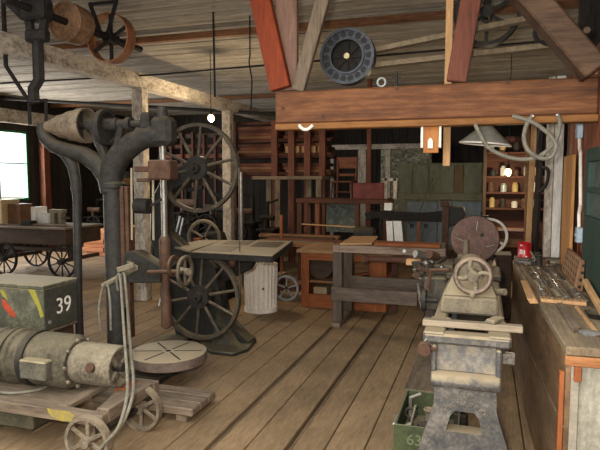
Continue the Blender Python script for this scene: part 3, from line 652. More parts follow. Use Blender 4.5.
# contents
m=MB().lathe([(.02,0),(.17,0),(.17,.1),(.02,.1)],(ox0+.2,OY+.16,.505),Y3,28)
single('wooden_wheel_blank',m,DARKW['x'],'dark round wooden disc standing on the orange bench shelf','wooden disc')
m=MB().bar((ox0+.5,OY+.2,.44),(ox1-.1,OY+.25,.62),.1,.03,Y3);m=MB().bar((ox0+.46,OY+.2,.357),(ox1-.2,OY+.2,.44),.08,.03,(0,0,1))
single('loose_board',m,ORW['x'],'orange board leaning inside the orange bench','board')
single('paper_box',MB().lohi((ox0+.13,OY+.1,.01),(ox0+.3,OY+.3,.24),.004),mat('dull tan card','#7d6b52','#a08a6a',6),'tan box on the floor inside the orange bench','box')
# ================================================================== LATHE
LX=-.07
bt=.82;Y0=2.88;Y1=5.75;bw=.188
t=thing('wood_lathe','long dusty iron lathe seen end on with handwheel and brown faceplate','lathe',(LX,4.0,0))
DW=DUSTY
for s in(-1,1):
    obj('bed_rail',MB().lohi((LX+s*bw,Y0+.12,bt-.12),(LX+s*(bw-.075),Y1,bt),.012).lohi((LX+s*(bw+.022),Y0,bt-.03),(LX+s*(bw-.085),Y0+.16,bt+.004),.008).lohi((LX+s*(bw-.02),Y0+.13,bt-.26),(LX+s*(bw-.045),Y1,bt-.1),.01),DUSTB,t)
obj('bed_end',MB().lohi((LX-bw-.022,Y0-.005,bt-.055),(LX+bw+.022,Y0+.075,bt-.002),.012).lohi((LX-bw+.075,Y0+.14,bt-.2),(LX+bw-.075,Y0+.16,bt-.02),.004),DUSTB,t)
obj('end_wall',MB().prism([(LX-.155,Y0+.04,bt-.055),(LX+.155,Y0+.04,bt-.055),(LX+.158,Y0-.0,bt-.19),(LX-.158,Y0-.0,bt-.19)],(0,.05,0),.006).lohi((LX-.168,Y0-.012,bt-.2),(LX-.14,Y0+.07,bt-.06),.008).lohi((LX+.14,Y0-.012,bt-.2),(LX+.168,Y0+.07,bt-.06),.008),DUSTB,t)
fz=bt-.2
obj('end_flange',MB().prism([(LX-.165,Y0+.06,fz+.012),(LX-.165,Y0-.0,fz+.012),(LX-.165,Y0-.035,fz-.005),(LX-.165,Y0-.05,fz-.035),(LX-.165,Y0-.04,fz-.062),(LX-.165,Y0+.06,fz-.062)],(.33,0,0),.006),DUSTB,t)
# leg with trapezoid opening (front plate as polygon ring)
def legplate(Yp,th):
    out=[];inn=[]
    zt_=fz-.062
    prof=[(zt_,.148),(zt_-.1,.15),(zt_-.18,.172),(zt_-.28,.205),(zt_-.42,.235),(0.03,.25),(0,.255)]
    R=[(w,z) for z,w in prof];poly=[(-w,z) for w,z in R[::-1]]+[(w,z) for w,z in R]
    ho=[(-.088,.33),(-.07,zt_-.15),(-.045,zt_-.12),(.045,zt_-.12),(.07,zt_-.15),(.088,.33)]
    m=MB()
    # bridge outline to hole as quads strips: resample both loops by angle
    def rs(pl,k=64):
        c=V((0,.38));res=[]
        for i in range(k):
            a_=2*math.pi*i/k;d=V((math.cos(a_),math.sin(a_)));best=None
            for j in range(len(pl)):
                p=V(pl[j]);q=V(pl[(j+1)%len(pl)]);e=q-p;den=d.x*e.y-d.y*e.x
                if abs(den)<1e-9:continue
                u=((p-c).x*e.y-(p-c).y*e.x)/den;v=((p-c).x*d.y-(p-c).y*d.x)/den
                if u>0 and -1e-6<=v<=1+1e-6 and (best is None or u<best):best=u
            res.append(c+d*best)
        return res
    O=rs(poly);I=rs(ho);k=len(O)
    def ring(pl,y):return [m.b.verts.new((LX+p.x,y,p.y)) for p in pl]
    a1=ring(O,Yp);a2=ring(O,Yp+th);b1=ring(I,Yp);b2=ring(I,Yp+th)
    for i in range(k):
        j=(i+1)%k
        m.b.faces.new((a1[i],a1[j],b1[j],b1[i]));m.b.faces.new((a2[j],a2[i],b2[i],b2[j]))
        m.b.faces.new((a1[j],a1[i],a2[i],a2[j]));m.b.faces.new((b1[i],b1[j],b2[j],b2[i]))
    return m
lg=legplate(Y0-.02,.09)
lo=obj('leg',lg,DUSTB,t)
m=MB()
for k in range(9):
    a_=math.radians(25+k*16.2);px_=LX+.105*math.cos(a_);pz_=.40+.08*math.sin(a_)
    m.box((px_,Y0-.022,pz_),(.016,.006,.02),Matrix.Rotation(-(a_-math.pi/2),3,'Y'),.001)
for k in range(4): m.box((LX-.035+.02*k+(.01 if k>1 else 0),Y0-.022,.525),(.013,.006,.018),None,.001)
obj('cast_lettering',m,DUSTB,lo)
obj('leg',legplate(Y1-.15,.09),DUSTB,t)
obj('bed_web',MB().lohi((LX-.1,Y0+.07,bt-.24),(LX+.1,Y1-.1,bt-.2),.004),IRON,t)
# tool rest bar across the bed
by=Y0+.13;bz=PY(470,322,by).z;bz=bt+.005
obj('rest_bar',MB().lohi((PY(423,322,by).x,by-.03,bz),(PY(523,322,by).x,by+.025,bz+.034),.004),wood('pale weathered bar','#6b5f4d','#948772','x'),t)
for s in(-1,1): obj('rest_clamp',MB().lohi((LX+s*.19,by+.026,bt+.004),(LX+s*.085,by+.1,bt+.03),.006),DUSTY,t)
m=MB()
m.bar((LX+.11,by-.02,bt+.05),(LX+.16,by+.06,bt+.055),.05,.02)
obj('rest_clamp',m,DUSTY,t)
# tailstock
ty=3.38
m=MB()
m.prism([(LX-.16,ty-.06,bt),(LX+.16,ty-.06,bt),(LX+.15,ty-.06,bt+.1),(LX-.15,ty-.06,bt+.1)],(0,.34,0),.012)
m.prism([(LX-.15,ty-.05,bt+.101),(LX+.15,ty-.05,bt+.101),(LX+.1,ty+.04,bt+.2),(LX+.07,ty+.2,bt+.24),(LX-.07,ty+.2,bt+.24),(LX-.1,ty+.04,bt+.2)],(0,.12,.0),.008)
hz_=PY(473,275,3.36).z
m.lathe([(.02,0),(.07,0),(.078,.04),(.078,.3),(.06,.34),(.02,.34)],(LX,ty+.03,hz_),Y3,24)
obj('tailstock',m,DUSTY,t)
hc=V((PY(473,275,3.34).x,3.33,hz_))
hw=obj('handwheel',MB().torus(hc,V((0,1,-.12)),.094,.0155,40,10),mat('worn handwheel iron','#4d4037','#80705f',10,rough=.5,metal=.3,dust='#9c8b72',dustamt=.5),t)
m=MB()
for k in range(4):
    a_=k*math.pi/2+.15;d=V((math.cos(a_),0,math.sin(a_)));s_=V((-math.sin(a_),0,math.cos(a_)))
    m.tube([hc+d*.02,hc+d*.05+s_*.012,hc+d*.075+s_*.006,hc+d*.09],[.014,.012,.012,.014],8)
obj('spoke',m,DUSTY,hw)
obj('hub',MB().cyl(hc-V((0,.025,0)),hc+V((0,.08,0)),.03,.035).cyl(hc-V((0,.035,0)),hc-V((0,.025,0)),.014),DUSTY,hw)
obj('wheel_knob',MB().sphere(hc+V((0,-.02,-.108)),.017),DUSTY,hw)
obj('lever',MB().tube([PY(450,270,3.5),PY(431,270,3.6),PY(428,290,3.6)],.012,8),RUST,t);obj('locking_knob',MB().cyl(PY(495,292,3.5),PY(505,292,3.45),.02),DUSTY,t)
# headstock and faceplate
fy=5.55;fc=PY(475,239,fy)
obj('headstock',MB().lohi((LX-.17,fy+.1,bt),(LX+.17,Y1+.05,bt+.14),.015).lohi((LX-.13,fy+.1,bt+.14),(LX+.13,fy+.2,fc.z+.05),.015).cyl((fc.x,fy+.06,fc.z),(fc.x,Y1+.1,fc.z),.04).lohi((LX-.17,Y1-.06,bt+.1),(LX+.12,Y1+.05,fc.z+.05),.015),IRON,t)
fp=obj('faceplate',MB().lathe([(.02,0),(.214,0),(.22,.01),(.22,.03),(.05,.04),(.05,.08),(.02,.08)],(fc.x,fy,fc.z),Y3,56),mat('brown rusty faceplate','#4a332a','#75574a',8,rough=.55,metal=.2,spec=.4,c3='#5c4238'),t)
m=MB()
for px,py,a_ in((477,226,1.45),(459,239,-.35),(490,246,.3)):
    c=PY(px,py,fy-.001);d=V((math.cos(a_),0,math.sin(a_)))*(.045 if a_>1 else .04);m.bar(c-d,c+d,.004,.012,(0,1,0),0)
obj('slot',m,STEEL,fp)
obj('bolt',MB().cyl(PY(482,235,fy)+V((0,-.01,0)),PY(482,235,fy),.018,n=10).cyl(PY(466,244,fy)+V((0,-.03,0)),PY(466,244,fy),.014,n=10),IRON,fp)
ww=obj('white_ring',MB().torus(PY(489,236,fy+.3),Y3,.165,.014,44,8).spokes(PY(489,236,fy+.3),Y3,.01,.16,3,.014,rnd=True),WHITE,t);ww['label']='white rim of the back handwheel'
obj('guard_bar',MB().tube([PY(461,222,fy+.02),PY(466,218,fy+.02),PY(481,217,fy+.02),PY(481.5,212,fy+.02)],.014,8).tube([PY(481,217,fy+.02),V((PY(481,217,fy).x,fy+.15,fc.z+.06))],.012,8),IRON,t)
# tool rest post in front of the faceplate
obj('rest_post',MB().cyl(PY(466,262,5.2),PY(466,240,5.2),.022).lohi((PY(458,250,5.2).x,5.15,PY(466,256,5.2).z-.03),(PY(481,250,5.2).x,5.24,PY(466,254,5.2).z),.01).bar((PY(470,262,5.2).x,5.2,bt),PY(470,258,5.2),.07,.07),DUSTY,t)
obj('knob',MB().cyl(V((LX-.2,Y0-.012,.742)),V((LX-.2,Y0-.05,.742)),.036,.032,18).cyl(V((LX-.2,Y0-.05,.742)),V((LX-.2,Y0-.056,.742)),.014,n=10).bar(V((LX-.2,Y0-.02,.742)),V((LX-.14,Y0-.005,.742)),.03,.02),RUST,t)
obj('clip',MB().lohi((LX-.2,Y0+.0,bt-.1),(LX-.175,Y0+.03,bt-.03),.004).tube([(LX-.19,Y0,bt-.03),(LX-.21,Y0-.01,bt-.06),(LX-.2,Y0-.01,bt-.12)],.006,6),STEEL,t)
obj('clip',MB().lohi((LX+.165,Y0+.1,bt-.16),(LX+.235,Y0+.13,bt-.1),.004).cyl((LX+.21,Y0+.1,bt-.13),(LX+.21,Y0+.08,bt-.13),.015,n=10),STEEL,t)
# carriage with gears and cranks on the trestle side
m=MB()
cy=4.6
m.lohi((LX-.36,cy-.2,bt-.24),(LX-.19,cy+.35,bt+.02),.015).lohi((LX-.2,cy-.15,bt+.001),(LX+.2,cy+.3,bt+.05),.01).lohi((LX-.3,cy-.1,bt+.02),(LX-.15,cy+.15,bt+.1),.01)
obj('carriage',m,DUSTD,t)
for k in range(34):
    m=MB();px=random.uniform(418,450);py=random.uniform(256,300);Y=random.uniform(4.35,4.95)
    p=PY(px,py,Y)
    if p.x>LX-.1 or p.z<bt-.22: continue
    if k%3==0: m.cyl(p,p+V((random.uniform(-.1,.1),-.09,random.uniform(-.02,.05))),random.uniform(.018,.04),n=14)
    elif k%3==1: m.bar(p,p+V((random.uniform(-.12,.12),random.uniform(-.05,.05),random.uniform(-.02,.04))),.03,.03)
    else: m.sphere(p,random.uniform(.018,.03))
    obj(['shaft_end','lever','ball_knob'][k%3],m,[DUSTD,IRON,RUST,STEEL,DUSTY][k%5],t)
g=PY(424,300,4.3)
m=MB()
m.rim(g,X3,.085,.02,.03,24).cyl(g-V((.03,0,0)),g+V((.1,0,0)),.018)
obj('change_gear',m,IRON,t)
obj('crank',MB().tube([PY(414,266,4.5),PY(432,262,4.6)],.012,8).sphere(PY(432,262,4.6),.024),STEEL,t)
obj('crank',MB().tube([PY(432,268,4.5),PY(446,257,4.7)],.014,8),IRON,t)
obj('crank',MB().tube([PY(418,283,4.4),PY(420,300,4.4),PY(423,312,4.35)],.012,8),STEEL,t)
single('tool_block',MB().box(PY(414,262,4.5),(.12,.06,.05),None,.008),PALEW['x'],'small pale wood block at the lathe carriage','block')
# grey board on the floor by the lathe
q=[G(416,341),G(404,391)]
single('floor_board',MB().lohi((G(404,391).x-.0,q[1].y,.0005),(LX-.25,q[0].y,.02),.004),GREYW['y'],'flat grey board lying on the floor beside the lathe leg','board')
# ================================================================== GREEN CRATE
bz=.25;gx0,gx1,gy0,gy1=PY(394,433,3.04).x,-.10,3.04,3.58
GRN=mat('olive green paint','#2b321f','#454c30',9,(1,1,1),.65,0,.15,dust='#7d755b',dustamt=.35)
t=thing('ammunition_crate','open olive green crate of grey metal pieces under the lathe bed','crate',((gx0+gx1)/2,gy0+.2,0))
w_=.012
obj('base',MB().lohi((gx0,gy0,0.0),(gx1,gy1,.015),.002),GRN,t)
for nm,lo_,hi_ in(('front_side',(gx0,gy0,.0155),(gx1,gy0+w_,bz)),('back_side',(gx0,gy1-w_,.0155),(gx1,gy1,bz)),('end_side',(gx0,gy0+w_+.0005,.0155),(gx0+w_,gy1-w_-.0005,bz)),('end_side',(gx1-w_,gy0+w_+.0005,.0155),(gx1,gy1-w_-.0005,bz))):
    obj(nm,MB().lohi(lo_,hi_,.003),GRN,t)
M=Matrix.Translation((gx0+.11,gy0-.0008,.17))@Matrix.Rotation(math.pi/2,4,'X')
o=obj('number',MB().text('63',.085,M,.0006),mat('faded chalk grey','#575a42','#6a6d50',10),t);o['label']='faint pale number 63'
obj('packing',MB().lohi((gx0+w_+.001,gy0+w_+.001,.0155),(gx1-w_-.001,gy1-w_-.001,.095)),DUSTD,t)
obj('handle',MB().tube([(gx0-.001,gy0+.2,.17),(gx0-.03,gy0+.2,.16),(gx0-.03,gy0+.32,.16),(gx0-.001,gy0+.32,.17)],.008,8),GALV,t)
# pieces in the crate
PM=[mat('dull zinc bits','#6f6c62','#a5a093',14,rough=.5,metal=.5),DUSTY,IRON]
names=[('bent_bracket','grey bent bracket'),('pipe_fitting','dusty pipe fitting'),('ring_bolt','ring shaped bolt'),('iron_elbow','dark iron elbow'),('steel_rod','thin steel rod'),('square_block','dusty metal block')]
spots=['against the end side','in the near corner','in the middle','by the lathe leg','at the back','on the heap']
def flr(c): return c
for i in range(14):
    fx=gx0+.06+(i%4)*.09+random.uniform(-.012,.012);fyy=gy0+.07+(i//4)*.125+random.uniform(-.01,.01);z=.096
    nm,lb=names[i%6];m=MB();h=random.uniform(.07,.14)
    k=i%6
    if k==0: m.tube([(fx-.03,fyy,z+.012),(fx-.03,fyy,z+h),(fx+.03,fyy+.03,z+h+.02)],.012,8)
    elif k==1: m.cyl((fx,fyy,z),(fx,fyy,z+h),.032,.026,16).torus((fx,fyy,z+h),Z3,.03,.008,20,6)
    elif k==2: m.torus((fx,fyy,z+h),Y3,.03,.009,20,8).cyl((fx,fyy,z),(fx,fyy,z+h-.03),.012,n=10)
    elif k==3: m.tube([(fx,fyy,z),(fx,fyy,z+h-.03),(fx+.02,fyy,z+h),(fx+.05,fyy,z+h+.005)],.02,10)
    elif k==4: m.tube([(fx-.02,fyy-.02,z+.004),(fx+.02,fyy+.03,z+h+.05)],.007,8)
    else: m.box((fx,fyy,z+h/2),(.055,.07,h),Matrix.Rotation(.4*i,3,'Z'),.006)
    single(nm,m,PM[i%3],'%s in the olive green crate, %s'%(lb,['nearest its front','second row from its front','third row from its front','at its back side'][i//4]),nm.split('_')[1],'metal pieces in the green crate')
# ================================================================== BENCH ON THE RIGHT WALL
BZ=.88
n0=G(567,346,BZ);f0=G(513,260,BZ);bxr=XR-.012
PLY=mat('scuffed brown plywood','#4f3d28','#80664a',5,(1,.35,1),.6,0,.15,c3='#69523a')
SHEET=mat('stained grey sheet metal','#77766a','#aaa898',7,(1,1,.5),.5,.15,.3,c3='#8d8b7c')
t=thing('wall_bench','long wooden workbench with a brown plywood front along the red wall','workbench',(.45,4,0))
ftop=wood('grimy bench top','#54483a','#8a795f','y',10)
obj('top',MB().prism([V((n0.x-.004,n0.y-.01,BZ-.04)),V((bxr,n0.y+.015,BZ-.04)),V((bxr,f0.y,BZ-.04)),V((f0.x-.004,f0.y,BZ-.04))],(0,0,.04),.005),ftop,t)
obj('front_panel',MB().prism([V((n0.x,n0.y,0.001)),V((n0.x+.02,n0.y,.001)),V((f0.x+.02,f0.y-.02,.001)),V((f0.x,f0.y-.02,.001))],(0,0,BZ-.042),.002),PLY,t)
ex=n0.x
e1=MB().lohi((ex+.021,n0.y+.03,.001),(bxr,n0.y+.04,BZ-.08),.002);o=obj('end_panel',e1,SHEET,t);o['label']='stained grey sheet metal end'
TANR=wood('tan orange rail','#7d4e2c','#b07e50','x');obj('end_rail',MB().lohi((ex-.005,n0.y-.006,BZ-.085),(bxr,n0.y+.028,BZ-.042),.003),TANR,t)
obj('corner_strip',MB().bar((ex-.012,n0.y+.03,.001),(ex-.012,n0.y+.03,.76),.02,.03,Y3,.002),ORW['z'],t)
obj('corner_post',MB().lohi((ex+.0,n0.y+.005,.001),(ex+.055,n0.y+.029,BZ-.086),.003),mat('bare grey sheet edge','#7d776a','#9c9686',9),t)
obj('end_block',MB().lohi((ex+.03,n0.y-.012,BZ-.15),(ex+.06,n0.y+.004,BZ-.086),.003),ORW['z'],t)
obj('panel_seam',MB().bar((n0.x-.002,n0.y+.001,.52),(f0.x-.002,f0.y-.02,.42),.003,.006,Z3,0),GREYW['y'],t)
def BT(x,y,z=BZ): return G(x,y,z)
zt_=BZ+.001
# tool rack board
a,b,c_,d=[G(x,y,BZ+.02) for x,y in((541,299),(587,303),(556,262),(520,262))]
b.x=min(b.x,bxr-.02);c_.x=min(c_.x,bxr-.125);c_.y=min(c_.y,5.06);d.y=min(d.y,5.06);b.y=min(b.y,3.9)
t=thing('tool_tray','wooden tray board with rows of grooves holding long tool bits','tool tray',((a+c_)/2)*1)
obj('board',MB().prism([V((v.x,v.y,zt_)) for v in(a,b,c_,d)],(0,0,.02),.003),PALEW['y'],t)
m=MB()
for i in range(7):
    u=i/6;p=a.lerp(b,u);q=d.lerp(c_,u);m.bar(V((p.x,p.y+.02,BZ+.0265)),V((q.x,q.y-.02,BZ+.0265)),.012,.012,Z3,.001)
obj('rib',m,GREYW['y'],t)
TM=[STEEL,DUSTY,IRON,RUST,mat('dirty grey tool steel','#5f5b52','#8f897b',16,rough=.5,metal=.5)]
kinds=[('chisel','chisel'),('drill_bit','bit'),('file','file'),('spanner','spanner')]
k=0;spotn=['second','third','fourth','fifth','sixth','seventh']
for r_ in range(4):
    for i in range(6):
        u=(i+.5)/6;v0=.05+r_*.19;p=a.lerp(b,u).lerp(d.lerp(c_,u),v0);q=a.lerp(b,u).lerp(d.lerp(c_,u),v0+.15)
        p.z=q.z=BZ+.031;p=p+V((random.uniform(-.008,.008),0,0))
        nm,cat=kinds[(i+r_*2)%4];m=MB()
        dd=(q-p).normalized()
        if nm=='chisel': m.bar(p,p.lerp(q,.6),.018,.006,Z3,.001).cyl(p.lerp(q,.6)+V((0,0,.006)),q+V((0,0,.006)),.011,.009,10)
        elif nm=='drill_bit': m.cyl(p+V((0,0,.004)),p.lerp(q,.3)+V((0,0,.004)),.007,n=8).cyl(p.lerp(q,.3)+V((0,0,.004)),q+V((0,0,.004)),.011,.009,8)
        elif nm=='file': m.bar(p,p.lerp(q,.8),.02,.006,Z3,.001).cyl(p.lerp(q,.8),q,.006,.003,6)
        else: m.bar(p,q,.014,.007,Z3,.001).rim(p+dd*.0,Z3,.017,.008,.008,14).rim(q,Z3,.014,.006,.008,14)
        single(nm,m,TM[(i*3+r_)%5],'%s in the grooved tray, row %s from its front, %s from the aisle'%(nm.replace('_',' '),['one','two','three','four','five'][r_],['first','second','third','fourth','fifth','sixth'][i]),cat,'tools in the grooved tray')
# pale block on the bench front edge, open box, pan, long stick
q=[G(522,288,BZ+.03),G(531,305,BZ+.03)]
single('wood_block',MB().prism([V((v.x,v.y,zt_)) for v in (G(523,285,BZ),G(530,285,BZ),G(539,304,BZ),G(530,304,BZ))],(-.018,0,.03),.003),PALEW['y'],'pale wood offcut on the bench edge beside the grooved tray','wood offcut')
def slab(nm,pts,h,mt,lb,cat,z=None,bev=.003):
    z=zt_ if z is None else z
    ps=[G(x,y,z) for x,y in pts]
    for p in ps:p.x=min(p.x,bxr-.005)
    return single(nm,MB().prism(ps,(0,0,h),bev),mt,lb,cat)
slab('stick',[(556,306),(562,305),(581,331),(573,333)],.018,GREYW['y'],'thick grey stick lying at the near end of the bench','stick')
slab('lath',[(574,308),(577,307),(600,335),(596,337)],.012,PALEW['y'],'thin pale lath lying at the near end of the bench','lath')
ps=[G(x,y,zt_) for x,y in((584,332),(598,327),(604,338),(588,340))]
for p in ps:p.x=min(p.x,bxr-.02)
c=G(590,334,zt_);single('glass_lid',MB().lathe([(.002,0),(.045,0),(.05,.008),(.03,.014),(.002,.016)],c,Z3,24),mat('dull silver tin','#8a8a86','#c9c9c4',20,rough=.3,metal=.6),'small shiny round tin lid at the near end of the bench','tin lid')
c=G(592,309,zt_);c.x=min(c.x,.575);c.y=3.2
t=thing('bowl','dark shallow bowl on the bench under the green shutter','bowl',c)
obj('dish',MB().lathe([(.0,0),(.045,0),(.07,.03),(.074,.03),(.05,.004+.004),(.0,.008)],c,Z3,28),IRON,t)
# clutter strip behind the tray
rr=random.Random(3)
lbl=['short rusty bolt','bent steel hook','dusty pipe stub','grey square nut','small iron wedge','dark punch rod','worn steel collar','rusty flat strip','dusty tee piece','stubby iron handle']
pos=[(541,258),(546,253),(552,256),(559,254),(537,253),(544,262),(564,259),(550,249),(556,263),(548,259),(560,264),(570,266)]
for i,(px,py) in enumerate(pos[:10]):
    p=G(px,py,BZ);p.x=min(p.x,bxr-.08);z=zt_ if p.y>5.0 or True else 0
    z=BZ+.04 if i in(5,8,9,2,6,3,0,1) and False else zt_
    m=MB();an=rr.uniform(-1,1);d=V((math.cos(an),math.sin(an),0))
    p=p+V((0,0,0));p.z=z
    # stand them on the clear strip beyond the tray
    p=V((f0.x+.06+.048*(i%5)+rr.uniform(-.01,.01),4.76+.14*(i//5)+rr.uniform(-.02,.02),BZ+.033))
    if i%5==0: m.cyl(p+V((0,0,.018))-d*.04,p+V((0,0,.018))+d*.05,.017,n=8).cyl(p+V((0,0,.022))+d*.05,p+V((0,0,.022))+d*.066,.022,n=6)
    elif i%5==1: m.tube([p+V((0,0,.008))-d*.05,p+V((0,0,.01)),p+V((0,0,.05))+d*.03,p+V((0,0,.09))],.008,8)
    elif i%5==2: m.cyl(p,p+V((0,0,.08)),.026,n=16).torus(p+V((0,0,.08)),Z3,.024,.006,20,6)
    elif i%5==3: m.box(p+V((0,0,.022)),(.05,.045,.044),Matrix.Rotation(an,3,'Z'),.004)
    else: m.bar(p+V((0,0,.01))-d*.05,p+V((0,0,.012))+d*.05,.03,.018)
    single(lbl[i].replace(' ','_'),m,TM[i%5],lbl[i]+' among the scrap at the far end of the bench','scrap piece','scrap pieces on the bench')
# red paint can
single('raised_board',MB().lohi((f0.x+.005,5.1,zt_),(bxr-.01,5.25,BZ+.04),.004),GREYW['x'],'thick grey board across the far end of the bench under the red tin','board')
c=V((f0.x+.085,5.175,BZ+.041))
t=thing('paint_can','red and white tin can standing on the raised far end of the bench','can',c)
REDC=mat('glossy red tin','#8f1218','#b81c22',6,rough=.35,spec=.5)
obj('body',MB().lathe([(.0,0),(.055,0),(.057,.004),(.055,.008),(.055,.118),(.057,.122),(.053,.127),(.05,.12),(.0,.118)],c,Z3,32),REDC,t)
m=MB()
cd=(V((0,0,0))-c);cd.z=0;a0=math.atan2(cd.y,cd.x)
for (da,z0,z1,wd) in((-.62,.03,.07,.15),(-.4,.03,.07,.12),(-.2,.03,.068,.1),(0.02,.03,.066,.1),(-.55,.095,.115,.1),(.3,.004,.016,.25),(-.35,.1,.108,.15)):
    m=MB();P_=[]
    for s in(-1,0,1):
        th=a0+da+s*wd/2;P_.append((math.cos(th),math.sin(th)))
    for s in range(2):
        v=[m.b.verts.new((c.x+P_[s+k_][0]*.0563,c.y+P_[s+k_][1]*.0563,c.z+z)) for k_,z in((0,z0),(1,z0),(1,z1),(0,z1))];m.b.faces.new(v)
    obj('white_marking',m,WHITE,t)
# peg block
q0=PX(583,277,bxr);yy=q0.y
t=thing('drill_block','orange brown wooden block full of drilled holes leaning on the wall','drill block',(bxr-.1,4.45,BZ))
OB=wood('orange drilled block','#654731','#93704e','z',10)
a=V((bxr-.16,3.98,BZ+.002));b=V((bxr-.03,3.98,BZ+.002))
fr=[(bxr-.1,BZ+.001),(bxr-.07,BZ+.2),(bxr-.042,BZ+.2),(bxr-.045,BZ+.001)]
ya,yb=3.92,4.57
obj('block',MB().prism([(x,ya,z) for x,z in fr],(0,yb-ya,0),.004),OB,t)
m=MB();nd=V((-.2,0,.03)).normalized()
for i in range(5):
    for j in range(7):
        m=MB();u=(i+.5)/5;p=V((bxr-.1+.03*u,ya+.05+j*.083+(i%2)*.03,BZ+.2*u));m.cyl(p+nd*.0012,p-nd*.01,.012,n=8);obj('peg_hole',m,IRON2,t)
for i in range(4):
    m=MB();m.cyl((bxr-.068+.007*i,ya+.001,BZ+.03+.045*i),(bxr-.068+.007*i,ya-.0015,BZ+.03+.045*i),.011,n=8);obj('end_hole',m,IRON2,t)
# green shutter on the wall
SX=XR-.03
ys0=PX(587.5,200,SX).y;zt2=PX(588,150,SX).z;zb2=BZ+.012
GRS=mat('dark green shutter paint','#12251f','#1f3e34',9,(1,1,.3),.55)
t=thing('green_shutter','dark green wooden shutter with a small glazed opening on the red wall','shutter',(SX,3.4,zb2))
obj('frame',MB().lohi((SX-.02,2.5,zb2),(SX+.028,ys0,zt2-.42),.004).lohi((SX-.02,2.5,zt2-.08),(SX+.028,ys0,zt2),.004).lohi((SX-.02,ys0-.1,zt2-.42),(SX+.028,ys0,zt2-.08),.003).lohi((SX-.02,2.5,zt2-.27),(SX+.02,ys0-.1,zt2-.24),.003),GRS,t)
obj('pane',MB().lohi((SX+.0,2.5,zt2-.42),(SX+.006,ys0-.1,zt2-.08),0),mat('dusty dark glass','#39433f','#5c6662',5,rough=.15,spec=.6),t)
single('sill_stick',MB().bar(PX(585,281,SX-.05),V((SX-.05,3.0,BZ+.02)),.03,.03,Z3,.003),PALEW['y'],'pale wooden bar lying along the foot of the green shutter','bar')
# conduit and boxes on the wall
wx=XR-.02
p0=PX(579.5,124,wx);p1=PX(580,240,wx)
t=thing('wall_conduit','thin white conduit with two grey switch boxes on the red wall','conduit',(wx,p0.y,p1.z))
pts=[PX(x,y,wx) for x,y in((579.5,122),(579.5,132),(579.5,148),(580.5,152),(580.5,205),(579,214),(579,232))];pts[0].z=2.2
yc=pts[1].y
obj('pipe',MB().tube(pts,.0115,10),WHITE,t)
for px,py in((579.5,131),(579,235)):
    p=PX(px,py,wx);obj('switch_box',MB().box(p,(.045,.07,.11),None,.006).cyl(p+V((-.022,0,0)),p+V((-.028,0,0)),.012,n=10),mat('blue grey box','#7f8f9c','#a3b0ba',18,rough=.4,metal=.3),t)
# boards standing against the wall
def wallboard(nm,x0,x1,y0,y1,X,th,mt,lb,cat,zb=None):
    a=PX(x0,(y0+y1)/2,X).y;b=PX(x1,(y0+y1)/2,X).y;ym=(a+b)/2
    z1=PX((x0+x1)/2,y0,X).z;z0=PX((x0+x1)/2,y1,X).z if zb is None else zb
    return single(nm,MB().lohi((X,min(a,b),z0),(X+th,max(a,b),z1),.004),mt,lb,cat)
wallboard('plywood_strip',562,571,156,255,XR-.062,.022,wood('orange plywood','#8a5a30','#b98a52','z',8),'orange brown plywood board leaning behind the drilled block','board',BZ+.001)
# white post at the end of the wall
pa=PX(552,190,.52).y
t=thing('white_post','peeling white double board post at the far end of the bench','post',(.6,5.42,0))
obj('board',MB().lohi((.494,5.33,0),(.55,5.445,2.45),.005),WHW['z'],t)
obj('board',MB().lohi((.553,5.31,0),(.622,5.445,2.45),.005),mat('chalky white paint','#a8a39a','#dcd8d0',8,(1,1,.2)),t)
# leaning sticks beyond the post
for i,(xa,ya_,xb,yb_,w_,mt,lb) in enumerate(((528,245,535,112,.05,PALEW['z'],'pale board leaning in the corner by the white post'),(533,245,541,120,.035,DARKW['z'],'dark stick leaning between the pale board and the white post'),(537,240,545,116,.03,BLACK,'thin black rod leaning beside the white post'),(526,240,528,120,.04,BROWNW['z'],'brown lath leaning furthest from the white post'))):
    a=PY(xa,ya_,6.0+.12*i);b=PY(xb,yb_,5.75+.12*i)
    dd=(a-b);a=b+dd*((b.z)/(b.z-a.z))
    single('leaning_stick',MB().bar(a,b,w_,.02,Y3,.003),mt,lb,'stick','sticks leaning by the white post')
m=MB().tube([PY(537,215,5.7),PY(541,208,5.65),PY(546,200,5.6),PY(549,180,5.5),PY(551,165,5.4),PY(552,150,5.3)],.014,8).tube([PY(533,240,5.75),PY(546,203,5.55)],.008,8)
# cable loops on the beam
FY=BY-.05
lp=[]
def sp(pxs,closed=False,step=6):
    pts=[PY(x,y,Y) for x,y,Y in pxs];P=[];n=len(pts)
    for i in range(n if closed else n-1):
        for k in range(step):
            u=k/step;g=(lambda j:pts[j%n]) if closed else (lambda j:pts[max(0,min(n-1,j))])
            p0,p1,p2,p3=g(i-1),g(i),g(i+1),g(i+2)
            P.append(.5*((2*p1)+(p2-p0)*u+(2*p0-5*p1+4*p2-p3)*u*u+(3*p1-p0-3*p2+p3)*u**3))
    if not closed:P.append(pts[-1])
    return P
F1=BY-.045
t=thing('cable_coil','grey flexible hose looped and hung from nails on the beam','hose',PY(540,118,F1))
obj('loop',MB().tube(sp([(475,124,F1),(480,134,F1),(488,147,F1),(502,155,F1),(518,159,F1),(535,158,F1),(548,150,F1),(557,138,F1),(560,122,F1),(557,114,F1-.01)]),.0135,10),RUBBER,t)
obj('loop',MB().tube(sp([(533,115,F1-.02),(527,124,F1-.02),(524,138,F1-.02),(528,150,F1-.02),(540,158,F1-.02),(551,157,F1-.02),(556,147,F1-.02),(553,139,F1-.02),(543,129,F1-.02),(530,121,F1-.02),(512,116,F1-.02)]),.0135,10),RUBBER,t)
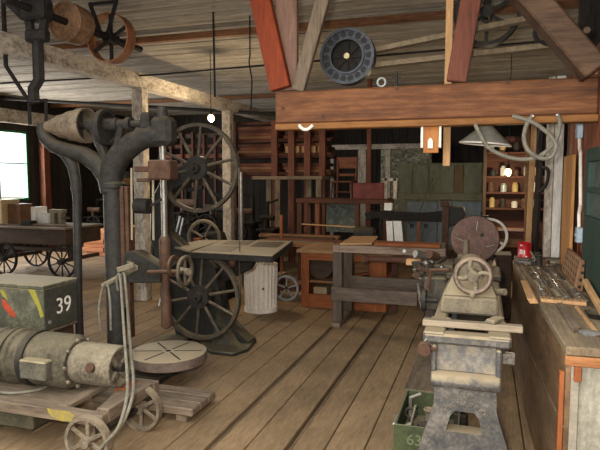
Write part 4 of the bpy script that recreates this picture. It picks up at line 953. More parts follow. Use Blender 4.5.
obj('nail',MB().cyl(PY(557,115,BY+.01),PY(557,115,BY-.08),.006,n=8).cyl(PY(533,116,BY+.01),PY(533,116,BY-.09),.006,n=8),STEEL,t)
single('black_hose',MB().tube(sp([(541,126,4.5),(538,145,4.55),(541,165,4.6),(548,170,4.6),(546,185,4.65),(538,193,4.7)]),.013,10),BLACK,'black hose hanging below the looped grey hose','hose')
# lamp shade
lc=PY(485,144,4.35)
t=thing('shop_lamp','grey conical tin lamp shade hanging under the beam','lamp',lc)
sh=MB().lathe([(.045,.125),(.055,.115),(.11,.065),(.178,.006),(.178,0),(.171,.004),(.105,.057),(.045,.105),(.035,.115)],lc,V((.09,0,1)),36,True)
obj('lamp_shade',sh,mat('grey tin shade','#77756c','#a09d92',14,rough=.5),t)
obj('shade_rim',MB().torus(lc,V((.09,0,1)),.178,.006,36,6),WHITE,t)
obj('socket',MB().cyl(lc+V((.01,0,.1)),lc+V((.012,0,.2)),.04,n=16).bar(lc+V((.012,-.02,.195)),lc+V((.55,-.02,.2)),.02,.02).cyl(lc+V((.012,0,.19)),V((lc.x+.012,BY+.13,zb_+.02)),.015,n=8),GALV,t)
# light block under the beam
t=thing('socket_board','orange wooden board with white edges and a white socket under the beam','board',PY(431,153,BY+.05))
zz0=PY(431,153,BY+.05);xl=PY(421,140,BY+.05).x;xr_=PY(441,140,BY+.05).x
obj('board',MB().lohi((xl+.018,BY+.03,zz0.z),(xr_-.014,BY+.055,zb_-.046),.003),wood('bright orange board','#8a5228','#b07640','z',8),t)
obj('white_edge',MB().lohi((xl,BY+.025,zz0.z+.035),(xl+.017,BY+.06,zb_-.046),.002),WHITE,t);obj('white_edge',MB().lohi((xr_-.013,BY+.025,zz0.z+.035),(xr_+.003,BY+.06,zb_-.046),.002),WHITE,t)
cpx=(xl+xr_)/2
obj('socket',MB().prism([(cpx-.018,BY+.028,zz0.z+.03),(cpx+.018,BY+.028,zz0.z+.03),(cpx+.018,BY+.028,zz0.z+.085),(cpx,BY+.028,zz0.z+.105),(cpx-.018,BY+.028,zz0.z+.085)],(0,-.02,0),.003),WHITE,t)
m=MB().tube(sp([(299,125,BY-.02),(303,129,BY-.02),(308,129,BY-.02),(313,125,BY-.02)]),.012,8)
single('white_hook',m,WHITE,'white curved hook under the beam near its free end','hook')
# bulbs
def bulb(p,lb,r=.035,pw=10):
    t=thing('light_bulb',lb,'light bulb',p)
    obj('glass',MB().sphere(p,r,(1,1,1.15),20),emit('glowing bulb %s'%lb[:8],'#ffd2a0',4),t)
    obj('socket',MB().cyl(p+V((0,0,r*1.0)),p+V((0,0,r*1.0+.06)),.022,n=14),IRON2,t)
    obj('cord',MB().tube([p+V((0,0,r+.06)),V((p.x,p.y,CEIL+.03))],.005,6),BLACK,t)
    l=bpy.data.lights.new('bulb_light','POINT');l.energy=pw;l.color=(1,.78,.5);l.shadow_soft_size=.04;lo=bpy.data.objects.new('bulb_light',l);lo.location=p-V((0,0,r+.06));C.objects.link(lo)
bulb(PY(211,118,7.0),'glowing bare bulb hanging above the big spoked saw wheel',.045,55)
bulb(PY(508,172,8.2),'glowing bare bulb hanging over the red brown shelf near the leaning sticks',.045,35)
# ================================================================== BACKGROUND
RB=random.Random(11)
def pbox(nm,x0,y0,x1,y1,Y,dep,mt,lb,cat,group=None,z0=None,z1=None,bev=.004):
    a=PY(x0,y0,Y);b=PY(x1,y1,Y);c=PY((x0+x1)/2,y0,Y).z;d=PY((x0+x1)/2,y1,Y).z
    return single(nm,MB().lohi((a.x,Y,d if z0 is None else z0),(PY(x1,y0,Y).x,Y+dep,c if z1 is None else z1),bev),mt,lb,cat,group)
def pb(m,x0,y0,x1,y1,Y,dep,z0=None,z1=None):
    ym=(y0+y1)/2;xm=(x0+x1)/2
    return m.lohi((PY(x0,ym,Y).x,Y,PY(xm,y1,Y).z if z0 is None else z0),(PY(x1,ym,Y).x,Y+dep,PY(xm,y0,Y).z if z1 is None else z1),.004)
def junk(x0,y0,x1,Y,dep,nm,lb,seed):
    r=random.Random(seed);a=PY(x0,y0,Y);b=PY(x1,y0,Y);H=a.z;W=b.x-a.x;cx=(a.x+b.x)/2
    t=thing(nm,lb,'machine',(cx,Y+dep/2,0),'old machines at the back')
    obj('base',MB().prism([(a.x,Y,0),(b.x,Y,0),(b.x-.12*W,Y,H*.4),(b.x-.2*W,Y,H*.55),(a.x+.2*W,Y,H*.55),(a.x+.12*W,Y,H*.4)],(0,dep,0),.015),CLUT,t)
    obj('table_plate',MB().lohi((a.x,Y-.05,H*.55+.001),(b.x,Y+dep,H*.55+.04)),CLUT,t)
    k=r.choice((-1,1));px=cx+k*W*.2
    obj('column',MB().cyl((px,Y+dep*.6,H*.55+.041),(px,Y+dep*.6,H*.93),W*.1,W*.07,12).bar((px,Y+dep*.6,H*.9),(cx-k*W*.4,Y+dep*.6,H*.95),W*.1,W*.12),CLUT,t)
    obj('drive_wheel',MB().rim((cx-k*W*.2,Y-.08,H*.45),Y3,min(W*.42,.28),.025,.05,26).spokes((cx-k*W*.2,Y-.08,H*.45),Y3,.02,min(W*.42,.28)-.02,6,.02,t=.015).cyl((cx-k*W*.2,Y-.1,H*.45),(cx-k*W*.2,Y+.02,H*.45),.03),IRON2,t)
    obj('drum',MB().cyl((cx-W*.4,Y+.08,H*.72),(cx+W*.35,Y+.08,H*.72),W*.13,n=16).cyl((cx-W*.1,Y+.08,H*.55),(cx-W*.1,Y+.08,H*.72),W*.1,n=10),[CLUT,RUST,IRON][seed%3],t)
# lumber rack
RY=10.0
t=thing('lumber_rack','tall reddish timber rack of stored boards at the back of the shop','rack',(PY(280,180,RY).x,RY,0))
for x in(232,273,290,306,321): obj('upright',pb(MB(),x-2,118,x+4,178,RY,.09,z0=0,z1=PY(280,120,RY).z),REDW['z'] if x>240 else DREDW['z'],t)
for y in(121,139,153,172): obj('rail',pb(MB(),228,y,331,y+3,RY+.09,.05),DREDW['x'],t)
for y in(155,172):
    pass
sh=[]
for y in(138,156,176):
    o=obj('shelf',MB().lohi((PY(228,y,RY).x,RY+.14,PY(280,y,RY).z-.03),(PY(331,y,RY).x,RY+.9,PY(280,y,RY).z),.004),DREDW['x'],t);sh.append(PY(280,y,RY).z)
mts=[DREDW['x'],REDW['x'],BROWNW['x'],REDW['x']]
zn=['lower','middle','top']
cn=0
xa,xb=PY(230,150,RY).x,PY(328,150,RY).x
for si,zs_ in enumerate((sh[2],sh[1],sh[0])):
    for j in range(4):
        for kx in range(2):
            x0=xa+(xb-xa)*kx*.5+RB.uniform(0.02,.1);x1=xa+(xb-xa)*(kx+1)*.5-RB.uniform(.02,.15)
            z=zs_+.001+j*.061
            single('stored_board',MB().lohi((x0,RY+.2+RB.uniform(0,.05),z),(x1,RY+.75,z+.059),.004),mts[(j+kx+si)%4],'reddish board on the %s rack shelf, %s up, at the %s end'%(zn[si],['first','second','third','fourth'][j],['saw wheel','wooden chair'][kx]),'board','boards on the lumber rack')
for i in range(5):
    x=285+i*8.2
    pbox('wood_block',x,146,x+6,155.5,RY+.145,.05,PALEW['z'],'pale wooden block standing on the lumber rack, %s from the saw wheel'%['first','second','third','fourth','fifth'][i],'wood block','pale blocks on the rack',z0=sh[1]+.001)
# grey platform in front of the rack
PYY=9.2
t=thing('grey_table','high grey weathered table standing before the lumber rack','table',(PY(287,180,PYY).x,PYY,0))
zt_=PY(287,176,PYY).z
obj('top',MB().lohi((PY(252,178,PYY).x,PYY,zt_-.06),(PY(322,178,PYY).x,PYY+.6,zt_),.004),GREYW['x'],t)
for x,yo in((277,.02),(318,.02),(258,.5),(300,.5)):
    if 1: obj('leg',MB().lohi((PY(x-2.5,178,PYY).x,PYY+yo,0),(PY(x+2.5,178,PYY).x,PYY+yo+.08,zt_-.061),.004),GREYW['z'],t)
# dark machines beneath
junk(257,196,275,8.75,.4,'old_machine','black iron machine block beneath the high grey table',6)
junk(233,190,254,9.4,.4,'old_machine','black iron machine standing between the rod and the grey table',7)
junk(302,206,316,9.03,.14,'old_machine','small black machine under the reddish table',8)
# small background handwheel machine
hc=PY(204,238,6.6)
t=thing('background_machine','small machine with an old rusty handwheel behind the saw table','machine',(hc.x,6.7,0))
obj('handwheel',MB().torus(hc,Y3,.22,.024,36,8).spokes(hc,Y3,.02,.21,4,.014,rnd=True,ph=.5),DUSTY,t)
obj('stand',MB().prism([(hc.x-.3,6.66,0),(hc.x+.3,6.66,0),(hc.x+.16,6.66,.7),(hc.x+.1,6.66,hc.z+.05),(hc.x-.1,6.66,hc.z+.05),(hc.x-.16,6.66,.7)],(0,.35,0),.01).cyl(hc,hc+V((0,.1,0)),.04),IRON2,t)
obj('orange_block',MB().box(hc+V((-.03,-.1,-.14)),(.08,.1,.3),None,.006),ORW['z'],t)
a=PY(281,206,7.9);single('orange_stick',MB().lohi((a.x-.02,7.9,0),(a.x+.02,7.93,PY(281,215,7.9).z),.003),ORW['z'],'thin bright orange stake standing behind the trash can','stake')
single('steel_rod',MB().cyl((PY(241.5,180,7.6).x,7.6,0),(PY(241.5,180,7.6).x,7.6,PY(241,172,7.6).z),.02,n=10),STEEL,'thin bright steel rod standing beside the timber post','rod')
for i,(xa_,ya_,xb_,yb_) in enumerate(((173,246,180,216),(177,246,183,218))):
    a=PY(xa_,ya_,6.3);b=PY(xb_,yb_,6.4);a=b+(a-b)*(b.z/(b.z-a.z));single('leaning_rod',MB().cyl(b,a,.014,n=8),GALV,['thin pale rod leaning behind the drill spindle','second thin pale rod leaning nearer the saw table'][i],'rod')
# lumber heap on the floor
for i in range(11):
    x0=280+RB.uniform(-12,14);y=231+i*1.9
    Yc=9.6-.27*i
    a=V((PY(272,240,Yc).x+RB.uniform(-.3,.2),Yc+RB.uniform(-.1,.3),0));b=V((PY(345,235,Yc).x+RB.uniform(-.25,.2),Yc+.9+RB.uniform(0,.5),0))
    z=.06+.055*(i%3)
    a.z=b.z=.03+.051*i
    if i%3==2:a.z+=.0
    pass
zz=.001
for i in range(5):
    Yc=7.5+.16*i;h=.3+.03*i
    a=V((PY(262+RB.uniform(-5,8),240,Yc).x,Yc,0));b=V((PY(340+RB.uniform(-10,10),240,Yc).x,Yc+RB.uniform(.0,.006),0))
    hh=PY(300,245-2.2*i,Yc).z
    w=.15
    single('heap_board',MB().bar(V((a.x,a.y,hh)),V((b.x,b.y,hh)),w,.045,Z3,.004),[BROWNW,GREYW,REDW,DARKW][i%4]['x'],'%s board laid on the trestles behind the orange bench, %s from the near edge'%(['brown','grey','reddish','dark'][i%4],['first','second','third','fourth','fifth','sixth','seventh','eighth','ninth'][i]),'board','boards laid behind the orange bench')
for x in(275,330):
    t=thing('support_trestle','low dark wooden trestle under the boards by the '+('iron machine' if x<300 else 'orange bench'),'trestle',(PY(x,240,8.5).x,8.5,0))
    a=PY(x,240,8.5).x;m=MB();z0=PY(300,245,7.5).z-.03;z1=PY(300,245-2.2*4,8.14).z-.03
    obj('beam',MB().bar((a,7.42,z0-.035),(a,8.22,z1-.025),.07,.05),DARKW['y'],t)
    for yy in(7.5,8.1): obj('leg',MB().lohi((a-.03,yy,0),(a+.03,yy+.06,z0+(z1-z0)*(yy-7.42)/.8-.065)),DARKW['z'],t)
# iron wheels scrap near the can
c=PY(287,250,6.9)
t=thing('scrap_roller','small rusty wheeled truck on the floor beside the trash can','truck',(c.x,7.2,0))
obj('wheel',MB().rim(V((c.x,6.88,.17)),Y3,.17,.03,.04,28).spokes(V((c.x,6.88,.17)),Y3,.02,.15,5,.02,t=.02),GALV,t);obj('frame',MB().lohi((c.x-.3,6.91,.12),(c.x+.15,7.25,.2)).lohi((c.x-.3,6.93,.2),(c.x-.1,7.2,.32)),RUST,t);obj('wheel',MB().rim(V((c.x-.2,6.88,.1)),Y3,.1,.03,.04,24).spokes(V((c.x-.2,6.88,.1)),Y3,.01,.09,5,.02,t=.02),RUST,t)
# reddish work table with open legs
TY=8.3
tx0,tx1=PY(296,210,TY).x,PY(388,210,TY).x;tz_=PY(340,199,TY).z
t=thing('red_worktable','tall reddish wooden table frame with a stone coloured panel beneath','table',((tx0+tx1)/2,TY,0))
obj('top',MB().lohi((tx0,TY,tz_-.07),(tx1,TY+.6,tz_),.005),DREDW['x'],t)
for x in(299,317,357,384):
    obj('leg',MB().lohi((PY(x-2.2,215,TY).x,TY+.01,0),(PY(x+2.2,215,TY).x,TY+.08,tz_-.071),.004),DREDW['z'] if x!=317 else REDW['z'],t)
for x in(299,384): obj('leg',MB().lohi((PY(x-2.2,215,TY).x,TY+.5,0),(PY(x+2.2,215,TY).x,TY+.58,tz_-.071),.004),DREDW['z'],t)
obj('panel',MB().lohi((PY(321,215,TY).x,TY+.3,PY(336,234,TY).z),(PY(353,215,TY).x,TY+.33,tz_-.071),.002),mat('mottled grey green panel','#3a3f3a','#73786e',16,(1,1,1),.8,c3='#50554d'),t)
obj('rail',MB().bar((tx0+.1,TY-.02,PY(300,224,TY).z),(PY(356,227,TY).x,TY-.02,PY(356,227,TY).z),.03,.02),PALEW['x'],t)
# chair on the table
cx_=PY(344,190,TY+.3).x;cz_=tz_+.001
t=thing('wooden_chair','old brown wooden chair standing on the reddish table','chair',(cx_,TY+.3,cz_))
w2=.17
s0=cz_+.24
obj('seat',MB().lohi((cx_-w2,TY+.1,s0),(cx_+w2,TY+.5,s0+.03),.006),DREDW['x'],t)
for sx_ in(-1,1):
    obj('leg',MB().cyl((cx_+sx_*w2*.95,TY+.12,cz_),(cx_+sx_*w2*.85,TY+.14,s0-.001),.018,n=10),DREDW['z'],t)
    obj('leg',MB().cyl((cx_+sx_*w2*.95,TY+.5,cz_),(cx_+sx_*w2*.85,TY+.47,s0-.001),.018,n=10),DREDW['z'],t)
    obj('back_post',MB().cyl((cx_+sx_*w2*.85,TY+.47,s0+.031),(cx_+sx_*w2*.95,TY+.53,s0+.4),.016,n=10),DREDW['z'],t)
obj('stretcher',MB().cyl((cx_-w2*.9,TY+.13,cz_+.1),(cx_+w2*.9,TY+.13,cz_+.1),.011,n=8),DREDW['x'],t)
obj('back_rest',MB().lohi((cx_-w2*.95,TY+.515,s0+.22),(cx_+w2*.95,TY+.54,s0+.4),.006).lohi((cx_-w2*.9,TY+.49,s0+.1),(cx_+w2*.9,TY+.51,s0+.14),.004),REDW['x'],t)
pbox('red_box',353,183,383,198.6,TY+.1,.4,mat('dull red brown box','#4d2320','#733a33',9),'dull red brown wooden box on the reddish table beside the chair','box',z0=tz_+.001)
t=thing('white_trestle_stand','small white painted stand standing at the end of the reddish table','stand',(PY(390,190,TY).x,TY,tz_))
m=MB();pb(m,383,178,397,181,TY+.2,.05);pb(m,384,178,387,198,TY+.2,.05,z0=tz_+.001);pb(m,393,178,396.5,196,TY+.2,.05,z0=tz_+.001);obj('rim',m,WHW['z'],t)
# orange thin post and white rafters at back
a=PY(369,130,9.8);single('thin_post',MB().lohi((a.x-.035,9.8,0),(a.x+.035,9.87,CEIL+.03),.004),REDW['z'],'slim reddish post rising behind the reddish table','post')
t=thing('white_framing','dirty white door framing against the dark back wall','framing',(PY(390,150,12.5).x,12.5,0))
m=MB();pb(m,325,144,442,149,12.5,.1);obj('header',m,WHW['x'],t)
for x,w_ in((332,3),(362,8),(388,5)): obj('stud',pb(MB(),x-w_/2,149.5,x+w_/2,180,12.5,.09,z0=0),WHW['z'],t)
# mottled plaster patch
mm=mat('mottled grey plaster','#35332a','#c9c4ac',14,(1,1,1),.9,0,.3,c3='#7d7963',detail=4)
single('plaster_panel',MB().lohi((PY(381,150,13.6).x,13.6,0.001),(PY(432,150,13.6).x,13.68,PY(400,145,13.6).z),.004),mm,'mottled grey stone-like panel on the back wall','panel')
# green cupboard
GY=12.9
GC=mat('dull grey green cupboard paint','#66664f','#8d8a70',8,(1,1,.5),.7)
BLU=mat('dull blue grey board','#717a7e','#969d9f',6,(1,1,1),.7)
t=thing('green_cupboard','wide dull green wall cupboard with blue grey lower doors at the back','cupboard',(PY(438,200,GY).x,GY,0))
cm=MB();pb(cm,398,163,482,246,GY+.03,.5,z0=0);obj('carcass',cm,GC,t)
for x0,x1 in((399,412),(413,428),(430,454),(464,481)): obj('door',pb(MB(),x0,165,x1,193,GY,.028),GC,t)
obj('wood_divider',pb(MB(),455,165,463,193,GY-.01,.035),wood('tan divider','#6d5636','#8d7450','z'),t)
obj('middle_rail',pb(MB(),398,194,482,200,GY-.05,.08),mat('olive rail','#6e6b50','#8f8b6c',8),t)
for x0,x1 in((407,437),(438,481)): obj('door',pb(MB(),x0,202,x1,242,GY,.028,z0=.1),BLU,t)
for i,x in enumerate((411,425)):
    p=PY(x,226,GY-.002);M=Matrix.Translation(p)@Matrix.Rotation(math.pi/2,4,'X');
    m=MB();m.box(p,(.03,.004,.09),None,0).box(p+V((.05,0,.0)),(.02,.004,.09),None,0).box(p+V((.03,0,.02)),(.05,.004,.015),None,0);obj('dark_marking',m,IRON2,t)
# black jigsaw machine
JY=7.75
t=thing('scroll_saw','dark iron scroll saw with a long level arm behind the trestle','scroll saw',(PY(446,240,JY).x,JY,0))
zj=PY(410,216,JY).z
obj('arm',MB().prism([PY(x,y,JY) for x,y in((364,213),(372,211),(420,213),(446,211),(446,222),(405,221),(375,217),(366,221))],(0,.1,0),.01),IRON2,t)
obj('head',MB().prism([PY(x,y,JY-.02) for x,y in((447,206),(464,207),(466,214),(460,223),(447,228))],(0,.14,0),.012).cyl(PY(454,214,JY-.03),PY(454,214,JY-.02),.03,n=12),IRON,t)
obj('post',MB().lohi((PY(442,230,JY).x,JY-.06,0),(PY(449,230,JY).x,JY-.021,PY(445,201,JY).z),.006).box(PY(445,204,JY-.04),(.12,.08,.08),None,.01),RUST,t)
obj('upright',pb(MB(),379,219,382,243,JY+.02,.05,z0=0),IRON2,t)
obj('rod',MB().cyl(PY(419,214,JY+.05),PY(433,178,JY+.5),.012,n=8).tube([PY(440,200,JY),PY(452,200,JY),PY(452,206,JY)],.008,6),IRON,t)
obj('motor',MB().lathe([(.02,0),(.1,0),(.1,.26),(.07,.3),(.02,.3)],PY(362,234,JY)-V((.1,0,0)),X3,24).lohi((PY(362,234,JY).x-.06,JY-.08,PY(362,234,JY).z-.2),(PY(362,234,JY).x+.1,JY+.08,PY(362,234,JY).z-.08),.01).lohi((PY(362,234,JY).x-.04,JY-.04,0),(PY(362,234,JY).x+.06,JY+.04,PY(362,234,JY).z-.2),.01),IRON,t)
# papers and orange corner bits
for i,(x0,y0,x1,y1,tl_) in enumerate(((386,221,392,238,.15),(393,221,401,237,.2))):
    a=PY(x0,y0,7.1);b=PY(x1,y1,7.1);b.z=oz+.041
    single('paper_sheet',MB().prism([(a.x,7.1,a.z),(b.x,7.1,a.z),(b.x+tl_*.2,7.06,b.z),(a.x+tl_*.2,7.06,b.z)],(0,.02,0),.002),PAPER,['grey white sheet propped beneath the scroll saw arm','whiter tilted sheet propped beneath the scroll saw arm'][i],'paper')
p=PY(388,212,JY+.03);single('white_card_box',MB().lohi((p.x-.05,JY+.01,PY(388,211,JY).z+.006),(p.x+.05,JY+.09,PY(388,203,JY).z),.004),PAPER,'small white card box standing on the scroll saw arm','box')
p=PY(419,222,7.7);single('orange_stake',MB().lohi((p.x-.02,7.7,0),(p.x+.02,7.73,p.z),.003),ORW['z'],'orange stake standing below the scroll saw arm','stake')
# back shelving on the right
SY_=8.9
t=thing('back_shelf','red brown shelf wall with jars and tins at the far side of the shop','shelf',(PY(510,200,SY_).x,SY_,0))
z1=PY(510,135,SY_).z
xa_,xb_=PY(483,180,SY_).x,PY(560,180,SY_).x
obj('back_board',MB().lohi((xa_,SY_+.34,0),(xb_,SY_+.37,z1),.002),DREDW['x'],t)
for x in(xa_,xb_-.05): obj('side_board',MB().lohi((x,SY_,0),(x+.05,SY_+.339,z1),.004),DARKW['z'],t)
shz=[]
for y in(152,176,192,208,246):
    z=PY(510,y,SY_).z;shz.append(z);obj('shelf',MB().lohi((xa_+.051,SY_+.02,z-.03),(xb_-.051,SY_+.338,z),.003),DREDW['x'],t)
JM=[mat('cloudy glass jar','#6d7470','#9aa09b',10,rough=.25,spec=.5),mat('tan tin','#8b7750','#a8935f',10),IRON,mat('dull white tin','#9d9a90','#c2beb2',9),RUST]
jn=['cloudy jar','tan tin','black tin','whitish tin','rusty tin']
for si in range(4):
    for k in range(5):
        x=xa_+.12+k*.16+RB.uniform(-.02,.02)
        if x>xb_-.12:continue
        h=RB.uniform(.09,.17);r=RB.uniform(.035,.05);j=(k+si*2)%5
        single('jar' if j==0 else 'tin',MB().lathe([(.0,0),(r,0),(r,h*.8),(r*.7,h*.88),(r*.75,h),(.0,h)],(x,SY_+.13,shz[si]+.001),Z3,16),JM[j],'%s on the back shelf, %s board down, %s from the green cupboard'%(jn[j],['first','second','third','fourth'][si],['first','second','third','fourth','fifth'][k]),'jar' if j==0 else 'tin','tins on the back shelf')
t=thing('back_bench','red brown bench in front of the back shelf beyond the faceplate','bench',(PY(510,240,7.6).x,7.6,0))
obj('top',pb(MB(),482,231,540,238,7.6,.5),DREDW['x'],t);obj('front',pb(MB(),484,238.5,540,247,7.63,.03,),BROWNW['x'],t)
for x in(485,538): obj('leg',pb(MB(),x-2,247,x+2,270,7.62,.06,z0=0,z1=PY(510,247.2,7.62).z),DARKW['z'],t)
pbox('dark_crate',486,255,512,272,6.7,.35,DARKW['x'],'dark low crate on the floor beyond the lathe head','crate',z0=0)
pbox('grey_crate',482,216,489,230.5,7.75,.2,IRON2,'small dark box on the red brown back bench','box')
# ------------------------------------------------------------------ far left: wagon, lumber, shelf
wp=G(67,277,0);WYY=wp.y
t=thing('hand_wagon','dark old wooden wagon on thin spoked wheels under the window','wagon',(wp.x-.6,WYY+.4,0))
zd=PY(40,243,WYY).z
xL,xR=PY(-30,235,WYY).x,PY(69,235,WYY).x
obj('bed',MB().lohi((xL,WYY-.08,PY(40,244,WYY).z),(xR,WYY+.8,PY(40,229,WYY).z),.01),DARKW['x'],t)
obj('bed_top',MB().lohi((xL-.05,WYY-.12,PY(40,228.8,WYY).z),(xR+.03,WYY+.83,PY(40,226.5,WYY).z),.01),GREYW['x'],t)
bt_=PY(40,226.5,WYY).z
for px,py,yo in((62,260,-.13),(36,258,.75),(4,262,-.13),(-20,258,.75)):
    c=PY(px,py,WYY+yo);r=.27;c.z=r
    wo=obj('wheel',MB().rim(c,Y3,r,.025,.04,36).spokes(c,Y3,.03,r-.02,10,.018,t=.018),IRON2,t)
    obj('hub',MB().cyl(c-V((0,.07,0)),c+V((0,.05,0)),.045,n=14),IRON,wo)
obj('axle',MB().lohi((PY(66,260,WYY).x-.03,WYY+.02,.24),(PY(66,260,WYY).x+.03,WYY+.8,.3)).lohi((PY(6,260,WYY).x-.03,WYY+.02,.24),(PY(6,260,WYY).x+.03,WYY+.8,.3)).bar((PY(0,257,WYY).x,WYY+.1,.42),(PY(70,257,WYY).x,WYY+.1,.42),.05,.06).lohi((PY(66,260,WYY).x-.05,WYY+.1,.3),(PY(66,260,WYY).x+.05,WYY+.2,zd)).lohi((PY(6,260,WYY).x-.05,WYY+.1,.3),(PY(6,260,WYY).x+.05,WYY+.2,zd)),DARKW['x'],t)
def onw(nm,x0,y0,x1,yo,dep,mt,lb,cat):
    Y=WYY+yo
    return single(nm,MB().lohi((PY(x0,220,Y).x,Y,bt_+.001),(PY(x1,220,Y).x,Y+dep,PY((x0+x1)/2,y0,Y).z),.006),mt,lb,cat)
onw('brown_crate',8,204,20,.2,.3,mat('brown card','#4d3522','#6e4e35',8),'brown box standing on the wagon below the window','box')
onw('tan_sack',-9,200,2,.1,.4,mat('tan cloth','#8d7756','#b39b75',6),'tan sack at the wagon end below the window','sack')
onw('white_box',30,207,35,.45,.3,PAPER,'bright white box on the wagon below the window','box')
onw('white_tray',38,214,48,.45,.3,PAPER,'flat white tray on the wagon beside the bright white box','tray')
onw('dark_tin',20,221,30,.02,.15,IRON2,'dark tin on the wagon before the bright white box','tin')
for i,(ya_,xs_,xe_,rr_,mt_,lb_) in enumerate(((.04,-8,52,.012,RUST,'thin rusty bar lying along the front edge of the wagon'),(.1,30,66,.018,GREYW['x'],'grey stick lying on the wagon before the vise'),(.78,2,56,.02,IRON,'dark iron pipe lying along the far side of the wagon'))):
    Y=WYY+ya_;single('loose_bar',MB().cyl((PY(xs_,220,Y).x,Y,bt_+rr_+.001),(PY(xe_,220,Y).x,Y,bt_+rr_+.001),rr_,n=8),mt_,lb_,'bar')
t=thing('bench_vise','dusty iron vise clamped at the wagon end','vise',(PY(60,222,WYY+.3).x,WYY+.3,bt_))
p=PY(56,220,WYY+.3);p.z=bt_
obj('jaw',MB().lohi((p.x-.12,p.y,p.z+.001),(p.x-.04,p.y+.12,p.z+.2)).lohi((p.x+.04,p.y,p.z+.001),(p.x+.1,p.y+.12,p.z+.2)).lohi((p.x-.15,p.y,p.z+.2),(p.x+.13,p.y+.12,p.z+.26)),DUSTY,t);obj('screw',MB().cyl((p.x-.04,p.y+.06,p.z+.12),(p.x+.22,p.y+.06,p.z+.12),.02,n=10),STEEL,t)
# lumber stack orange
for j in range(6):
    zt0=.06+j*.1
    Y=9.65
    x0,x1=PY(82.5,245,Y).x,PY(103,245,Y).x
    single('fresh_plank',MB().lohi((x0+RB.uniform(-.03,.06),Y+RB.uniform(0,.06),.001+j*.085),(x1,Y+1.6,.083+j*.085),.006),wood('fresh orange plank','#a5643f','#cf9068','x',6),'fresh orange plank in the stack by the thin drill column, %s up from the floor'%['first','second','third','fourth','fifth','sixth'][j],'plank','fresh planks in the stack')
# wall shelf with white box
t=thing('wall_shelf','light wooden shelf on the back wall with a white box on it','shelf',(PY(92,182,13.4).x,13.4,0))
obj('board',pb(MB(),55,178,134,185,13.3,.6),PALEW['x'],t)
for x in(58,94,130): obj('leg',pb(MB(),x-2,185,x+2,230,13.35,.1,z0=0,z1=PY(92,185.3,13.35).z),DARKW['z'],t)
zs_=PY(92,178,13.3).z+.001
single('paper_bag',MB().prism([V((PY(83,170,13.4).x,13.4,zs_)),V((PY(96,170,13.4).x,13.4,zs_)),V((PY(96,170,13.4).x,13.4,zs_+.15)),V((PY(92,170,13.4).x,13.4,zs_+.28)),V((PY(84,170,13.4).x,13.4,zs_+.32))],(0,.3,0),.01),PAPER,'white paper bag on the pale wall shelf behind the drill press','bag')
for i,x in enumerate((60,68,104,112,120)):
    pbox('shelf_tin',x,171-(i%2)*3,x+5,178,13.4,.2,JM[(i+1)%5],'%s on the pale wall shelf, %s from the window wall'%(jn[(i+1)%5],['first','second','third','fourth','fifth'][i]),'tin','tins on the wall shelf',z0=zs_)
# leaning sticks below window wall
for i in range(6):
    x=31+i*2.6;Y=11.4+.12*i
    b=PY(x,183+(i%3)*4,Y);a=V((b.x+.35,Y-.3,0))
    single('leaning_stake',MB().bar(a,b,.05,.03,Y3,.003),[DARKW,GREYW,BROWNW][i%3]['z'],'%s stake leaning by the window wall, %s from the window'%(['dark','grey','brown'][i%3],['first','second','third','fourth','fifth','sixth'][i]),'stake','stakes leaning by the window')
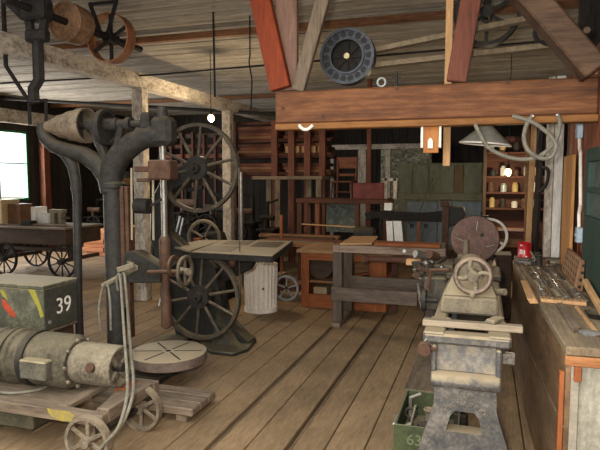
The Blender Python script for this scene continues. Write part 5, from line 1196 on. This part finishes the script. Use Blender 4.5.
# dark machine under the shelf
junk(84,196,100,11.2,.5,'old_machine','black iron machine under the pale wall shelf between the drill columns',1)
junk(106,212,134,11.8,.5,'old_machine','low black iron machine behind the main drill column',2)
junk(150,196,164,9.5,.5,'old_machine','black iron machine behind the drill spindle',3)
junk(170,184,198,10.8,.6,'old_machine','tall black iron machine beneath the upper saw wheel hub',4)
junk(200,190,226,10.6,.5,'old_machine','black iron machine beside the white post behind the saw wheel',5)
Y=11.9;a=PY(160,160,Y);b=PY(226,160,Y);zb0,zb1=PY(190,178,Y).z,PY(190,128,Y).z
t=thing('timber_bin','dark red timber rack seen through the spokes of the upper saw wheel','rack',((a.x+b.x)/2,Y,0))
for i in range(7): x=a.x+(b.x-a.x)*i/6;obj('upright',MB().lohi((x-.03,Y,0),(x+.03,Y+.06,zb1-RB.uniform(0,.2))),DREDW['z'],t)
for i in range(5): z=zb0+(zb1-zb0)*i/5;obj('slat',MB().lohi((a.x,Y+.061,z),(b.x,Y+.1,z+.13*RB.uniform(.6,1))),[DREDW,DARKW,REDW][i%3]['x'],t)
# ================================================================== LIGHTS
def area(loc,rot,sx,sy,e,col):
    l=bpy.data.lights.new('daylight_fill','AREA');l.shape='RECTANGLE';l.size=sx;l.size_y=sy;l.energy=e;l.color=col
    o=bpy.data.objects.new('daylight_fill',l);o.location=loc;o.rotation_euler=rot;C.objects.link(o);return o
# soft fill from an unseen doorway added behind the camera
area((-2.3,YN-.2,1.5),(math.radians(90),0,0),5.6,2.8,130,(1,.95,.88))
area(((SKX0+SKX1)/2,(SKY0+SKY1)/2,CEIL+.2),(0,0,0),SKX1-SKX0,SKY1-SKY0,170,(1,.96,.9))  # unseen skylight added so that flat surfaces are lit from above
# unseen side doorway added to brighten the floor, and the window
area((XL-.25,(DY0+DY1)/2,DZ/2),(math.radians(90),0,math.radians(-90)),DY1-DY0,DZ,150,(1,.97,.92))
area((XL-.12,(WY0+WY1)/2,(WZ0+WZ1)/2),(math.radians(90),0,math.radians(-90)),WY1-WY0,WZ1-WZ0,150,(1,.98,.95))
# camera flash
l=bpy.data.lights.new('flash','AREA');l.shape='DISK';l.size=.12;l.energy=85;l.color=(1,.94,.85);o=bpy.data.objects.new('flash',l);o.location=(-.12,-.03,EYE+.1);o.rotation_euler=co.rotation_euler;C.objects.link(o)
wd_=bpy.data.worlds.new('sky');sc.world=wd_;wd_.use_nodes=True
bg=wd_.node_tree.nodes['Background'];bg.inputs['Color'].default_value=(.9,.95,1,1);bg.inputs['Strength'].default_value=1.3
sc.view_settings.view_transform='Standard';sc.view_settings.look='None';sc.view_settings.exposure=0.35;sc.view_settings.gamma=1;sc.view_settings.use_curve_mapping=False
sc.cycles.use_denoising=True;sc.cycles.max_bounces=6;sc.cycles.sample_clamp_indirect=4;sc.cycles.caustics_reflective=False;sc.cycles.caustics_refractive=False
bpy.context.view_layer.update()
